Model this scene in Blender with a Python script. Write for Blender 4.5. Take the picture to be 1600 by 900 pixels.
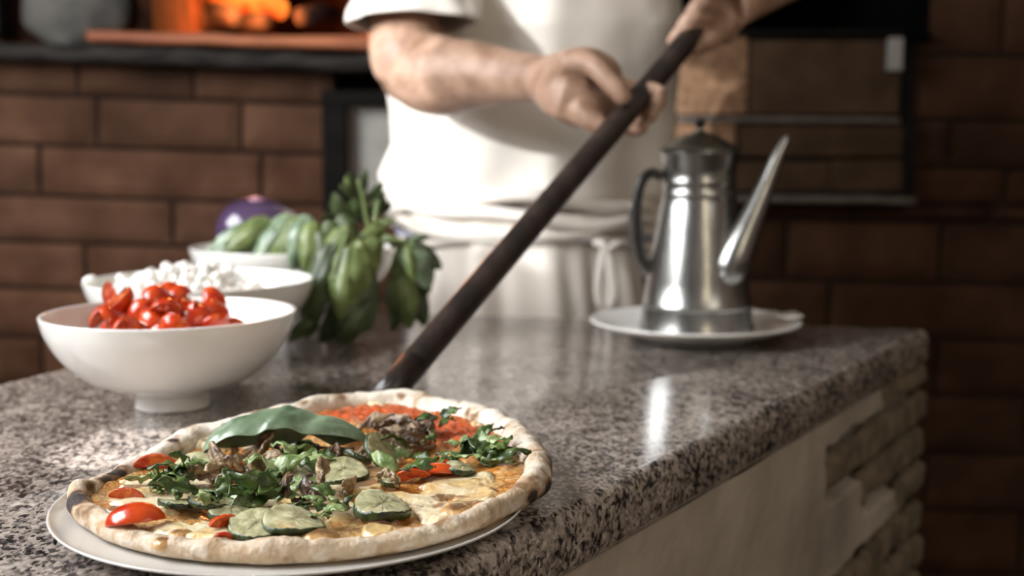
import bpy, math, random
import numpy as np
from mathutils import Vector, Matrix
for o in list(bpy.data.objects): bpy.data.objects.remove(o)
S = bpy.context.scene
COL = S.collection
rng = np.random.RandomState(7); random.seed(7)
# ------------------------------------------------------------------ camera
F = 1900.0; PIT = math.atan(219/F); CZ = 1.124
cam = bpy.data.cameras.new('camera'); cam.lens = 42.75; cam.sensor_width = 36
co = bpy.data.objects.new('camera', cam); COL.objects.link(co)
co.location = (0, 0, CZ); co.rotation_euler = (math.pi/2 - PIT, 0, 0)
cam.dof.use_dof = True; cam.dof.focus_distance = 0.72; cam.dof.aperture_fstop = 5.2; cam.clip_start = .02
S.camera = co
# ------------------------------------------------------------------ world, sun, window light
W = bpy.data.worlds.new('world'); S.world = W; W.use_nodes = True
W.node_tree.nodes['Background'].inputs[0].default_value = (1.0, .93, .84, 1)
W.node_tree.nodes['Background'].inputs[1].default_value = .23
SUN_AZ, SUN_EL = math.radians(46), math.radians(15)
sd = Vector((math.sin(SUN_AZ)*math.cos(SUN_EL), math.cos(SUN_AZ)*math.cos(SUN_EL), -math.sin(SUN_EL)))
sun = bpy.data.lights.new('sun', 'SUN'); sun.energy = 4.4; sun.angle = math.radians(.6); sun.color = (.93, .96, 1.0)
so = bpy.data.objects.new('sun', sun); COL.objects.link(so); so.rotation_euler = sd.to_track_quat('-Z', 'Y').to_euler(); so.location = (-4, -3, 3)
def area(name, loc, target, sx, sy, power, color):
    l = bpy.data.lights.new(name, 'AREA'); l.shape = 'RECTANGLE'; l.size = sx; l.size_y = sy; l.energy = power; l.color = color
    o = bpy.data.objects.new(name, l); COL.objects.link(o); o.location = loc
    o.rotation_euler = (Vector(target)-Vector(loc)).to_track_quat('-Z', 'Y').to_euler(); return o
area('window_light', (-1.5, .75, 1.85), (0, .95, 1.0), 1.3, 1.2, 84, (.95, .97, 1.0))
area('lamp_tube', (.75, -.95, 1.75), (.0, 1.3, 1.0), .10, .9, 5, (1.0, .85, .62))
area('fill_light', (1.5, -.9, 2.6), (.5, 1.0, .7), .8, .8, 8, (1.0, .93, .82))  # added fill that brightens the plaster on the counter's right side
spl = bpy.data.lights.new('streak_spot', 'SPOT'); spl.energy = 1150; spl.spot_size = math.radians(1.9); spl.spot_blend = .3; spl.shadow_soft_size = .004  # added spot that throws the bright streak onto the counter
spo = bpy.data.objects.new('streak_spot', spl); COL.objects.link(spo); spo.location = (-.42, -1.2, 2.6); spo.rotation_euler = (Vector((-.302, .895, .9))-Vector((-.42, -1.2, 2.6))).to_track_quat('-Z', 'Y').to_euler()
S.view_settings.view_transform = 'Standard'; S.view_settings.look = 'None'; S.view_settings.gamma = 1
S.view_settings.use_curve_mapping = False; S.view_settings.exposure = 0.0
# ------------------------------------------------------------------ measuring helpers (pixel of the photo -> point of the place)
cP, sP = math.cos(PIT), math.sin(PIT)
def ray(px, py):
    a = (px-800)/F; b = (450-py)/F
    return (a, cP+b*sP, -sP+b*cP)
def on(px, py, z):
    d = ray(px, py); t = (z-CZ)/d[2]; return np.array((d[0]*t, d[1]*t, z))
def at(px, py, Y):
    d = ray(px, py); t = Y/d[1]; return np.array((d[0]*t, Y, CZ+d[2]*t))
# ------------------------------------------------------------------ numpy noise
def _h(i, j, k, seed):
    n = (i*374761393 + j*668265263 + k*2147483647 + seed*1274126177) & 0xffffffff
    n = ((n ^ (n >> 13)) * 1274126177) & 0xffffffff
    return ((n ^ (n >> 16)) & 0xffff)/65535.0
def noise(x, y, z=0, seed=0):
    x, y, z = np.broadcast_arrays(np.asarray(x, float), np.asarray(y, float), np.asarray(z, float))
    i, j, k = [np.floor(a).astype(np.int64) for a in (x, y, z)]
    fx, fy, fz = x-i, y-j, z-k
    fx, fy, fz = [a*a*(3-2*a) for a in (fx, fy, fz)]
    r = 0
    for a in (0, 1):
        for b in (0, 1):
            for c in (0, 1):
                r = r + _h(i+a, j+b, k+c, seed)*(fx if a else 1-fx)*(fy if b else 1-fy)*(fz if c else 1-fz)
    return r
def fbm(x, y, z=0, o=4, seed=0):
    r = 0; a = .5; s = 0; x = np.asarray(x, float); y = np.asarray(y, float); z = np.asarray(z, float)
    for q in range(o):
        r = r + a*noise(x, y, z, seed+q*17); s += a; a *= .5; x, y, z = x*2.03+3.1, y*2.03+1.7, z*2.03
    return r/s
def sstep(a, b, x):
    t = np.clip((x-a)/(b-a), 0, 1); return t*t*(3-2*t)
# ------------------------------------------------------------------ materials
def srgb(h):
    v = [int(h[i:i+2], 16)/255 for i in (0, 2, 4)]
    return tuple((c/12.92 if c <= .04045 else ((c+.055)/1.055)**2.4) for c in v)+(1,)
def mat(name, c1, c2=None, scale=20, rough=.5, metal=0, bump=0, bscale=None, detail=5, lo=.35, hi=.65, coat=0, trans=0, sss=0, stretch=None, spec=.5, attr=None, sheen=0, rvar=0):
    m = bpy.data.materials.new(name); m.use_nodes = True; nt = m.node_tree; N = nt.nodes; L = nt.links
    b = N['Principled BSDF']; b.inputs['Roughness'].default_value = rough; b.inputs['Metallic'].default_value = metal
    b.inputs['Coat Weight'].default_value = coat; b.inputs['Transmission Weight'].default_value = trans
    b.inputs['Specular IOR Level'].default_value = spec; b.inputs['Sheen Weight'].default_value = sheen
    if sss:
        b.inputs['Subsurface Weight'].default_value = sss; b.inputs['Subsurface Radius'].default_value = (1, .4, .2); b.inputs['Subsurface Scale'].default_value = .006
    c1 = srgb(c1) if isinstance(c1, str) else c1
    c2 = c1 if c2 is None else (srgb(c2) if isinstance(c2, str) else c2)
    tc = N.new('ShaderNodeTexCoord'); mp = N.new('ShaderNodeMapping'); L.new(tc.outputs['Object'], mp.inputs[0])
    if stretch: mp.inputs['Scale'].default_value = stretch
    n = N.new('ShaderNodeTexNoise'); n.inputs['Scale'].default_value = scale; n.inputs['Detail'].default_value = detail; L.new(mp.outputs[0], n.inputs[0])
    r = N.new('ShaderNodeValToRGB'); r.color_ramp.elements[0].position = lo; r.color_ramp.elements[1].position = hi
    r.color_ramp.elements[0].color = c1; r.color_ramp.elements[1].color = c2; L.new(n.outputs[0], r.inputs[0])
    if attr:
        a = N.new('ShaderNodeAttribute'); a.attribute_name = attr
        mx = N.new('ShaderNodeMix'); mx.data_type = 'RGBA'; mx.blend_type = 'MULTIPLY'; mx.inputs[0].default_value = 1
        L.new(a.outputs['Color'], mx.inputs[6]); L.new(r.outputs[0], mx.inputs[7]); L.new(mx.outputs[2], b.inputs['Base Color'])
    else: L.new(r.outputs[0], b.inputs['Base Color'])
    if bump:
        n2 = N.new('ShaderNodeTexNoise'); n2.inputs['Scale'].default_value = bscale or scale*2; n2.inputs['Detail'].default_value = 6; L.new(mp.outputs[0], n2.inputs[0])
        bp = N.new('ShaderNodeBump'); bp.inputs['Strength'].default_value = bump; bp.inputs['Distance'].default_value = .004
        L.new(n2.outputs[0], bp.inputs['Height']); L.new(bp.outputs[0], b.inputs['Normal'])
        if rvar:
            mr = N.new('ShaderNodeMapRange'); mr.inputs[3].default_value = max(0, rough-rvar); mr.inputs[4].default_value = rough+rvar
            L.new(n2.outputs[0], mr.inputs[0]); L.new(mr.outputs[0], b.inputs['Roughness'])
    return m
def emat(name, c1, c2, scale, strength):
    m = bpy.data.materials.new(name); m.use_nodes = True; nt = m.node_tree; N = nt.nodes; L = nt.links
    N.remove(N['Principled BSDF']); e = N.new('ShaderNodeEmission'); e.inputs[1].default_value = strength
    tc = N.new('ShaderNodeTexCoord'); n = N.new('ShaderNodeTexNoise'); n.inputs['Scale'].default_value = scale; L.new(tc.outputs['Object'], n.inputs[0])
    r = N.new('ShaderNodeValToRGB'); r.color_ramp.elements[0].position = .4; r.color_ramp.elements[1].position = .65
    r.color_ramp.elements[0].color = srgb(c1); r.color_ramp.elements[1].color = srgb(c2)
    L.new(n.outputs[0], r.inputs[0]); L.new(r.outputs[0], e.inputs[0]); L.new(e.outputs[0], N['Material Output'].inputs[0]); return m
def granite():
    m = bpy.data.materials.new('granite'); m.use_nodes = True; nt = m.node_tree; N = nt.nodes; L = nt.links; b = N['Principled BSDF']
    b.inputs['Roughness'].default_value = .13; b.inputs['Specular IOR Level'].default_value = .6
    tc = N.new('ShaderNodeTexCoord')
    mp = N.new('ShaderNodeMapping'); mp.inputs['Rotation'].default_value = (0, 0, .6); mp.inputs['Scale'].default_value = (1.25, .8, 1); L.new(tc.outputs['Object'], mp.inputs[0])
    nz = N.new('ShaderNodeTexNoise'); nz.inputs['Scale'].default_value = 90; nz.inputs['Detail'].default_value = 4; L.new(mp.outputs[0], nz.inputs[0])
    ad = N.new('ShaderNodeMix'); ad.data_type = 'VECTOR'; ad.inputs[0].default_value = .006
    L.new(mp.outputs[0], ad.inputs[4]); L.new(nz.outputs['Color'], ad.inputs[5])
    v = N.new('ShaderNodeTexVoronoi'); v.inputs['Scale'].default_value = 330; L.new(ad.outputs[1], v.inputs['Vector'])
    sp = N.new('ShaderNodeSeparateColor'); L.new(v.outputs['Color'], sp.inputs[0])
    n = N.new('ShaderNodeTexNoise'); n.inputs['Scale'].default_value = 95; n.inputs['Detail'].default_value = 6; n.inputs['Roughness'].default_value = .7; L.new(mp.outputs[0], n.inputs[0])
    n3 = N.new('ShaderNodeTexNoise'); n3.inputs['Scale'].default_value = 13; n3.inputs['Detail'].default_value = 3; L.new(mp.outputs[0], n3.inputs[0])
    def math_(op, a, bb):
        q = N.new('ShaderNodeMath'); q.operation = op
        for i, s in enumerate((a, bb)):
            if isinstance(s, (int, float)): q.inputs[i].default_value = s
            else: L.new(s, q.inputs[i])
        return q.outputs[0]
    f = math_('ADD', math_('MULTIPLY', sp.outputs[0], .34), math_('MULTIPLY', n.outputs[0], 1.0))
    f = math_('ADD', f, math_('MULTIPLY', n3.outputs[0], .30)); f = math_('SUBTRACT', f, .32)
    r = N.new('ShaderNodeValToRGB'); e = r.color_ramp.elements
    e[0].position = .30; e[0].color = srgb('201e1e'); e[1].position = .82; e[1].color = srgb('d0c6bb')
    for p, c in ((.40, '484341'), (.47, '7a7069'), (.56, '998d84'), (.68, 'afa297')):
        q = e.new(p); q.color = srgb(c)
    L.new(f, r.inputs[0]); L.new(r.outputs[0], b.inputs['Base Color'])
    n2 = N.new('ShaderNodeTexNoise'); n2.inputs['Scale'].default_value = 60; L.new(tc.outputs['Object'], n2.inputs[0])
    mr = N.new('ShaderNodeMapRange'); mr.inputs[3].default_value = .06; mr.inputs[4].default_value = .2; L.new(n2.outputs[0], mr.inputs[0]); L.new(mr.outputs[0], b.inputs['Roughness'])
    bp = N.new('ShaderNodeBump'); bp.inputs['Strength'].default_value = .06; bp.inputs['Distance'].default_value = .002; L.new(n.outputs[0], bp.inputs['Height']); L.new(bp.outputs[0], b.inputs['Normal'])
    return m
M = dict(
 granite=granite(),
 porcelain=mat('white_porcelain', 'e9e6e0', 'efece7', 8, rough=.16, coat=.4),
 porcelain_d=mat('plate_porcelain', 'cfcbc5', 'd8d5cf', 8, rough=.2, coat=.3),
 chip=mat('chip', '1c1815', rough=.7),
 alu=mat('aluminium', 'a9a8a4', '8f8e8b', 60, rough=.27, metal=1, bump=.05, bscale=300, stretch=(1, 1, .1)),
 alu_d=mat('aluminium_lid', '8a8a80', '6d6c62', 30, rough=.33, metal=1),
 black=mat('black_plastic', '15130f', '1d1a16', 30, rough=.35),
 plaster=mat('plaster', '8b7f72', 'bcb0a1', 6, rough=.85, bump=.9, bscale=28, lo=.3, hi=.75),
 stone=mat('old_brick', '554a3b', '786a55', 30, rough=.9, bump=1, bscale=60),
 edge_shade=mat('slab_edge_shade', '191512', rough=.8),  # shade under the slab edge, put into a dark colour
 pole=mat('pole_wood', '1f1713', '3a2d27', 40, rough=.38, bump=.3, stretch=(1, 1, .06), bscale=60),
 steel=mat('peel_steel', '7b7b7b', rough=.35, metal=1),
 skin=mat('skin', '7f5f4a', 'b08e78', 30, rough=.5, sss=.15, bump=.25, bscale=120, lo=.3, hi=.6, detail=7),
 shirt=mat('shirt_cotton', 'd3cabe', 'dbd3c8', 5, rough=.85, bump=.12, bscale=14, sheen=.2),
 apron=mat('apron_cotton', 'd2c8bb', 'dcd3c8', 5, rough=.9, bump=.25, bscale=16, sheen=.2),
 blue=mat('blue_thread', '6b78ae', '8b93b8', 60, rough=.9),
 trousers=mat('trousers', '2b2b30', '35353a', 20, rough=.9),
 hair=mat('hair', '1c1410', '2c211a', 80, rough=.6),
 basil=mat('basil_green', '252e18', '4f5d35', 30, rough=.42, bump=.25, bscale=90, spec=.5, lo=.3, hi=.7),
 basil_l=mat('basil_light', '4d5c2a', '7d8a50', 30, rough=.42, bump=.25, bscale=90),
 basil_top=mat('basil_glossy', '52664b', '84967a', 45, rough=.30, bump=.3, bscale=110, coat=.15),
 stem=mat('stem_green', '55683a', '7f8c58', 40, rough=.5),
 rocket=mat('rocket_green', '263a19', '587031', 120, rough=.38, bump=.3, bscale=300, coat=.2),
 rocket_l=mat('rocket_pale', '5c7438', '9bac74', 120, rough=.4, bump=.3, bscale=300, coat=.2),
 tom=mat('tomato_skin', 'a81c06', 'cf4e12', 45, rough=.22, coat=.35, bump=.15),
 tomflesh=mat('tomato_flesh', 'b92606', 'e5762c', 170, rough=.16, bump=.8, bscale=220, coat=.5),
 tomcut=mat('tomato_pale_flesh', 'b83214', 'dd7a35', 120, rough=.2, bump=.6, bscale=200, coat=.4),
 zucc=mat('zucchini_flesh', '918e66', 'cac69f', 150, rough=.28, bump=.22, bscale=260, coat=.3),
 zskin=mat('zucchini_skin', '141d0c', '36461f', 220, rough=.3, bump=.3, stretch=(1, 1, .2)),
 mush=mat('mushroom', '5a4228', 'b99e78', 110, rough=.28, bump=.8, bscale=260, coat=.35, lo=.35, hi=.7),
 mushd=mat('mushroom_dark', '2a1c12', '75583d', 120, rough=.3, bump=.9, bscale=260, coat=.35),
 crust=mat('crust', (1, 1, 1, 1), (.86, .82, .76, 1), 260, rough=.82, bump=.35, bscale=420, attr='Col', detail=7),
 sauce=mat('sauce', (1, 1, 1, 1), (.78, .6, .5, 1), 260, rough=.24, bump=.9, bscale=240, attr='Col', coat=.35),
 cheese=mat('cheese', (1, 1, 1, 1), (.9, .84, .74, 1), 200, rough=.28, bump=.45, bscale=170, attr='Col', coat=.35, sss=.08),
 ricotta=mat('fresh_cheese', 'f4f1ec', 'e8e4dc', 30, rough=.35, bump=.2),
 egg=mat('aubergine', '38263f', '54405f', 8, rough=.2, coat=.5),
 egg_highlight=mat('aubergine_highlight', 'b08494', '7d5a80', 30, rough=.25, coat=.4),
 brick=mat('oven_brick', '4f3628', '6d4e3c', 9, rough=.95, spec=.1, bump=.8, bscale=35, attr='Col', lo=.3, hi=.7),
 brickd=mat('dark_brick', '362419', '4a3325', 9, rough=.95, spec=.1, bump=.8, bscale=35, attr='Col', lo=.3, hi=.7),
 mortar=mat('mortar', '1f1714', '2f231d', 20, rough=.95, bump=.5, spec=.1),
 soot=mat('soot', '050404', '0b0908', 20, rough=.95, spec=.05),
 chamber=mat('chamber_brick', '1c110b', '3d2417', 12, rough=.95, spec=.05, bump=.6),
 ledge=mat('hearth_metal', '151312', '3a3531', 16, rough=.75, spec=.2, bump=.6, bscale=30, stretch=(1, 3, 6)),
 sill=mat('firelit_terracotta', '85492f', 'c0764f', 6, rough=.6, bump=.3, stretch=(1, 1, 4)),  # terracotta; on the hearth sill its orange stands in for firelight
 ash=mat('ash_grey', '2e2d2b', '696660', 9, rough=.9, bump=.6, bscale=20),
 panel=mat('grey_render', 'a3a199', 'b4b1a9', 22, rough=.9, bump=.4),
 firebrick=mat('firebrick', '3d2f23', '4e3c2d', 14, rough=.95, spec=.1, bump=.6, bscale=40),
 firebrick_lit=mat('firebrick_lit_tone', '6c503b', '8e7057', 60, rough=.95, spec=.1, bump=.8, bscale=90),  # paler firebrick, its lit look put into the colour
 frame=mat('iron_frame', '0d0b0a', '181412', 20, rough=.8, spec=.15),
 trim=mat('grey_ledge', '4d443d', '62584f', 25, rough=.8, bump=.3),
 tag=mat('latch', '8a8782', '99958f', 20, rough=.5),
 floor=mat('floor_tile', '3b2a20', '4d3a2c', 5, rough=.6),
 wallp=mat('wall_paint', '5c4c40', '66564a', 5, rough=.9),
 wood=mat('firewood', '120a06', '2e1a10', 30, rough=.9),
 flame=emat('flame', 'd42a02', 'ff9a3c', 9, 2.2),
 ember=emat('embers', '3a0a02', 'c8461a', 30, .9),
)
# ------------------------------------------------------------------ object helpers
def obj(name, v, f, m, parent=None, smooth=True, mods=(), mi=None, col=None, label=None):
    me = bpy.data.meshes.new(name); me.from_pydata([tuple(map(float, p)) for p in v], [], [tuple(int(i) for i in q) for q in f])
    ms = m if isinstance(m, (list, tuple)) else [m]
    for x in ms: me.materials.append(M[x])
    if mi is not None: me.polygons.foreach_set('material_index', np.array(mi, dtype=np.int32))
    me.polygons.foreach_set('use_smooth', [smooth]*len(me.polygons))
    if col is not None:
        a = me.color_attributes.new('Col', 'FLOAT_COLOR', 'POINT')
        c = np.ones((len(v), 4), np.float32); c[:, :3] = col; a.data.foreach_set('color', c.ravel())
    me.update()
    o = bpy.data.objects.new(name, me); COL.objects.link(o)
    if parent: o.parent = parent
    if label: o['label'] = label
    for k, kw in mods:
        md = o.modifiers.new(k.lower(), k)
        for a_, b_ in kw.items(): setattr(md, a_, b_)
    return o
def tag(o, label, cat, group=None, kind=None):
    o['label'] = label; o['category'] = cat
    if group: o['group'] = group
    if kind: o['kind'] = kind
    return o
def empty(name, loc, label, cat, group=None, rz=0):
    o = bpy.data.objects.new(name, None); COL.objects.link(o); o.location = loc; o.rotation_euler = (0, 0, rz); o.empty_display_size = .02
    tag(o, label, cat, group); return o
def struct(o): o['kind'] = 'structure'; return o
def grid(nu, nv, wu=False, wv=False, off=0):
    f = []
    for i in range(nu if wu else nu-1):
        for j in range(nv if wv else nv-1):
            a = i*nv+j; b = i*nv+(j+1) % nv; c = ((i+1) % nu)*nv+(j+1) % nv; d = ((i+1) % nu)*nv+j
            f.append((a+off, d+off, c+off, b+off))
    return f
def lathe(prof, n=64):                                   # prof: (r, z) list, outer face for rising z
    prof = np.array(prof); th = np.linspace(0, 2*np.pi, n, endpoint=False)
    v = [(r*math.cos(t), r*math.sin(t), z) for r, z in prof for t in th]
    f = [tuple(reversed(q)) for q in grid(len(prof), n, False, True)]
    return v, f
def smoothprof(pts, k=6):
    pts = np.array(pts, float); P = np.vstack([2*pts[0]-pts[1], pts, 2*pts[-1]-pts[-2]]); out = []
    for i in range(1, len(P)-2):
        for t in np.linspace(0, 1, k, endpoint=False):
            out.append(.5*((2*P[i])+(-P[i-1]+P[i+1])*t+(2*P[i-1]-5*P[i]+4*P[i+1]-P[i+2])*t*t+(-P[i-1]+3*P[i]-3*P[i+1]+P[i+2])*t**3))
    out.append(pts[-1]); return np.array(out)
def tube(pts, rad, n=12, caps=True, up=(0, 0, 1), closed=False):   # rad: scalar / list / list of (a,b)
    pts = np.array(pts, float); m = len(pts)
    rad = [rad]*m if np.isscalar(rad) else list(rad)
    rad = [(r, r) if np.isscalar(r) else r for r in rad]
    v = []; f = []; T = np.gradient(pts, axis=0); T /= np.linalg.norm(T, axis=1)[:, None]+1e-12
    upv = np.array(up, float); prev = None
    for i in range(m):
        s = np.cross(T[i], upv) if prev is None else prev-T[i]*np.dot(prev, T[i])
        if np.linalg.norm(s) < 1e-6: s = np.cross(T[i], (1, 0, 0))
        s /= np.linalg.norm(s); prev = s; w = np.cross(s, T[i])
        for j in range(n):
            a = 2*math.pi*j/n; v.append(pts[i]+s*math.cos(a)*rad[i][0]+w*math.sin(a)*rad[i][1])
    f = grid(m, n, False, True)
    if caps:
        v.append(pts[0]); v.append(pts[-1]); c0 = m*n; c1 = c0+1
        for j in range(n):
            f.append((c0, j, (j+1) % n)); f.append((c1, (m-1)*n+(j+1) % n, (m-1)*n+j))
    return v, f
def join(*vf):
    V = []; Fc = []
    for v, f in vf:
        o = len(V); V += list(v); Fc += [tuple(i+o for i in q) for q in f]
    return V, Fc
def box(x0, x1, y0, y1, z0, z1):
    v = [(x, y, z) for x in (x0, x1) for y in (y0, y1) for z in (z0, z1)]
    return v, [(0, 1, 3, 2), (4, 6, 7, 5), (0, 4, 5, 1), (2, 3, 7, 6), (0, 2, 6, 4), (1, 5, 7, 3)]
def ellipsoid(c, r, n=20, m=12):
    c = np.array(c); v = []
    for i in range(m+1):
        ph = math.pi*i/m
        for j in range(n):
            t = 2*math.pi*j/n; v.append(c+np.array((r[0]*math.sin(ph)*math.cos(t), r[1]*math.sin(ph)*math.sin(t), r[2]*math.cos(ph))))
    return v, grid(m+1, n, False, True)
def frame(p0, p1, nrm):
    p0 = np.array(p0, float); p1 = np.array(p1, float); x = p1-p0; L = np.linalg.norm(x); x = x/L
    n = np.array(nrm, float); n -= x*np.dot(n, x); n /= np.linalg.norm(n)+1e-9; y = np.cross(n, x); return p0, x, y, n, L
def leaf_vf(p0, p1, nrm, width, arch=.1, cup=.25, wave=.04, lobes=0, seed=0, nu=16, nv=9, point=1.0, twist=0):
    p0, x, y, n, L = frame(p0, p1, nrm); v = []
    r = np.random.RandomState(seed); ph = r.rand(4)*6
    for i in range(nu):
        u = i/(nu-1); w = width*.5*(math.sin(math.pi*min(1, u**.72*.97+.03)))**(.75*point)
        if u > .999: w = width*.01
        if lobes: w *= (.42+.58*abs(math.sin(math.pi*(u*lobes+.15))))
        for j in range(nv):
            s = 2*j/(nv-1)-1; a = twist*(u-.3)
            z = L*arch*math.sin(math.pi*u) - width*cup*abs(s)**1.6*(w/(width*.5)) + width*wave*(math.sin(u*13+ph[0]+s*2.5)*abs(s)+.6*math.sin(u*23+ph[1]-s*3)*s*s)
            z -= width*.06*math.exp(-(s/.12)**2)
            yy = w*s*(1-.12*abs(s)); y2 = yy*math.cos(a)-z*math.sin(a)*.5; z2 = yy*math.sin(a)+z
            v.append(p0+x*(L*u)+y*y2+n*z2)
    return v, grid(nu, nv)
SOL = lambda t: ('SOLIDIFY', dict(thickness=t, offset=0))
SUB = lambda k=1: ('SUBSURF', dict(levels=k, render_levels=k))
# ================================================================== SETTING
struct(obj('floor', *box(-4, 4, -3, 3.6, -.05, 0), 'floor', smooth=False))
# unseen sun-blocking wall on the left, its window opening cut to light the person
XW = -1.7
TY = 1/math.tan(SUN_AZ); TZ = math.tan(SUN_EL)/math.sin(SUN_AZ)
def back(x, y, z):
    d = (x-XW); return y-d*TY, z+d*TZ
def wall_with_holes(name, y0, y1, z0, z1, x0, x1, holes, m):
    ys_ = sorted({y0, y1, *[h[0] for h in holes], *[h[1] for h in holes]}); zs = sorted({z0, z1, *[h[2] for h in holes], *[h[3] for h in holes]}); parts = []
    for a, b in zip(ys_, ys_[1:]):
        for c, d in zip(zs, zs[1:]):
            if not any(h[0] <= a and b <= h[1] and h[2] <= c and d <= h[3] for h in holes): parts.append(box(x0, x1, a, b, c, d))
    return struct(obj(name, *join(*parts), m, smooth=False))
hy0, hz0 = back(.10, 1.74, .93); hy1, hz1 = back(-.50, 1.74, 1.62)
wall_with_holes('wall_side', -4, 2.6, 0, 3.8, XW-.03, XW, [(hy0, hy1, hz0, hz1)], 'wallp')
struct(obj('wall_rear', *box(-4, 4, 3.5, 3.6, 0, 3.8), 'soot', smooth=False))
struct(obj('wall_right', *box(3.2, 3.3, -3, 3.6, 0, 3.8), 'wallp', smooth=False))
# ---- brick faces
def SOOT(x, z, seed):     # soot stains below the oven mouth, an old stain of its own shape
    if seed != 3: return 1.0
    return 1-.62*float(sstep(.06, .17, z+.06*float(noise(x*6, z*6, 3))-.03-.02*0))*float(sstep(-.20, .05, x))
def brick_face(name, origin, tilt, yaw, rows, m='brick', seed=0, depth=.08, jit=.003):
    """rows: list of (z0, z1, [x joints]) in the face's own frame; one mesh: bricks are surface pattern"""
    r = np.random.RandomState(seed); V = []; Fc = []; C = []
    for z0, z1, xs in rows:
        for a, b in zip(xs, xs[1:]):
            g = .0045; nx, nz = max(3, int((b-a)/.02)), 6; d = r.rand()*jit; sh = .78+.4*r.rand(); warm = 1+.10*(r.rand()-.5)
            off = len(V)
            for i in range(nx):
                for k in range(nz):
                    u = i/(nx-1); w = k/(nz-1); x = a+g+(b-a-2*g)*u; z = z0+g+(z1-z0-2*g)*w
                    e = min(u*(b-a), (1-u)*(b-a), w*(z1-z0), (1-w)*(z1-z0)); ed = .006*math.exp(-e/.004)
                    V.append((x, -d+ed+.004*float(noise(x*30, z*30, seed)), z+.002*float(noise(x*12, z*9, 5)))); q = (.72+.5*float(noise(x*7, z*14, 9+seed)))*(.75+.5*float(noise(x*2.2+z*5, z*3, 19+seed))); g_ = SOOT(x, z, seed); C.append((sh*q*warm*g_, sh*q*g_*(1+.12*(1-g_)), sh*q/warm*g_*(1+.25*(1-g_))))
            Fc += grid(nx, nz, off=off)
            # sides back into the joint
            ring = [i*nz for i in range(nx)]+[(nx-1)*nz+k for k in range(1, nz)]+[i*nz+nz-1 for i in range(nx-2, -1, -1)]+[k for k in range(nz-2, 0, -1)]
            o2 = len(V)
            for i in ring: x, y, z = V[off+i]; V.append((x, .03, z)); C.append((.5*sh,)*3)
            for i in range(len(ring)): j = (i+1) % len(ring); Fc.append((off+ring[i], off+ring[j], o2+j, o2+i))
    R = Matrix.Rotation(yaw, 4, 'Z') @ Matrix.Rotation(tilt, 4, 'Y')
    o = obj(name, V, Fc, [m, 'mortar'], col=C, smooth=False)
    bm_v, bm_f = join(*[box(q[0]-(.6 if seed == 3 else 0), q[-1], .012, depth, a_, b_) for a_, b_, q in rows])
    b = obj('mortar_bed', bm_v, bm_f, 'mortar', parent=o, smooth=False)
    o.matrix_world = Matrix.Translation(origin) @ R
    return struct(o)
YB = 2.5
def X_(px, Y=YB): return at(px, 231, Y)[0]
def Z_(py, Y=YB): return at(800, py, Y)[2]
# left: oven front below the hearth; course lines measured at x = 250
lo_ = at(250, 231, YB)
def rel(px): return X_(px)-lo_[0]
def relz(py): return Z_(py)-CZ
ys = [94, 155, 233, 312, 385, 458, 535, 610, 690, 770, 850, 930, 1010]
J = [[-700, -350, -60, 120, 300, 520], [-600, -260, 150, 375, 520], [-700, -420, -95, 60, 407, 520], [-700, -560, -80, 268, 420, 640], [-700, -300, 130, 420, 640], [-560, -130, 230, 420, 640], [-300, 60, 360, 640], [-560, -130, 230, 640], [-300, 60, 360, 640], [-560, -130, 230, 640], [-300, 60, 360, 640], [-560, -130, 230, 640]]
rows = [(relz(b), relz(a), [rel(x) for x in js]) for a, b, js in zip(ys, ys[1:], J)]
brick_face('wall_left', (lo_[0], YB, CZ), math.radians(1.9), 0, rows, seed=3)
# right: dark brick, larger courses
ro = at(1450, 231, YB)
def rr(px): return X_(px)-ro[0]
ysr = [-120, -20, 85, 186, 262, 348, 444, 533, 620, 712, 800, 900, 1000]
Jr = [[1428, 1640, 2000], [1428, 1560, 2000], [1428, 1700, 2000], [1428, 1490, 1760, 2000], [1428, 1580, 1900], [1060, 1240, 1484, 1760, 2000], [640, 980, 1312, 1640, 2000], [640, 1150, 1487, 1800], [640, 980, 1300, 1640, 2000], [640, 1150, 1480, 1800], [640, 980, 1300, 1640, 2000], [640, 1150, 1480, 1800]]
rowsr = [(relz(b), relz(a), [rr(x) for x in js]) for a, b, js in zip(ysr, ysr[1:], Jr)]
rowsr[4] = (relz(348), relz(322), [rr(x) for x in (1060, 1340, 1560, 2000)]); rowsr.insert(5, (relz(322), relz(262), [rr(x) for x in (1436, 1580, 1900)]))
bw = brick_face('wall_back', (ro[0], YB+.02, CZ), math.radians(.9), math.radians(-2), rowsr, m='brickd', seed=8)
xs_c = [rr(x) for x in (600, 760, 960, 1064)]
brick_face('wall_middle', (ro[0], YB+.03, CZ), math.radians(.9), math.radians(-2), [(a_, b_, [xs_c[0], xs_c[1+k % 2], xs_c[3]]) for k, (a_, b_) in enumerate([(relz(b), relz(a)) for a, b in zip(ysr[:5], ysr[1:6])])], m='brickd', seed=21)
# ---- recess with grey rendered panel left of the person, iron post
struct(obj('trim_1', *box(X_(505), X_(541), YB-.01, YB+.10, Z_(420), Z_(150)), 'frame', smooth=False))
struct(obj('trim_2', *box(X_(505), X_(660), YB-.012, YB+.10, Z_(163), Z_(142)), 'frame', smooth=False))
v, f = box(X_(538), X_(680), YB+.03, YB+.12, Z_(306), Z_(163)); struct(obj('wall_panel', v, f, 'panel', smooth=False, mods=[('BEVEL', dict(width=.008, segments=2))]))
v, f = box(X_(540), X_(760), YB+.02, YB+.14, Z_(700), Z_(318)); struct(obj('wall_pier', v, f, 'sill', smooth=False))
struct(obj('wall_shade_recess', *box(X_(510), X_(760), YB+.13, YB+.16, Z_(700), Z_(80)), 'mortar', smooth=False))
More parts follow.
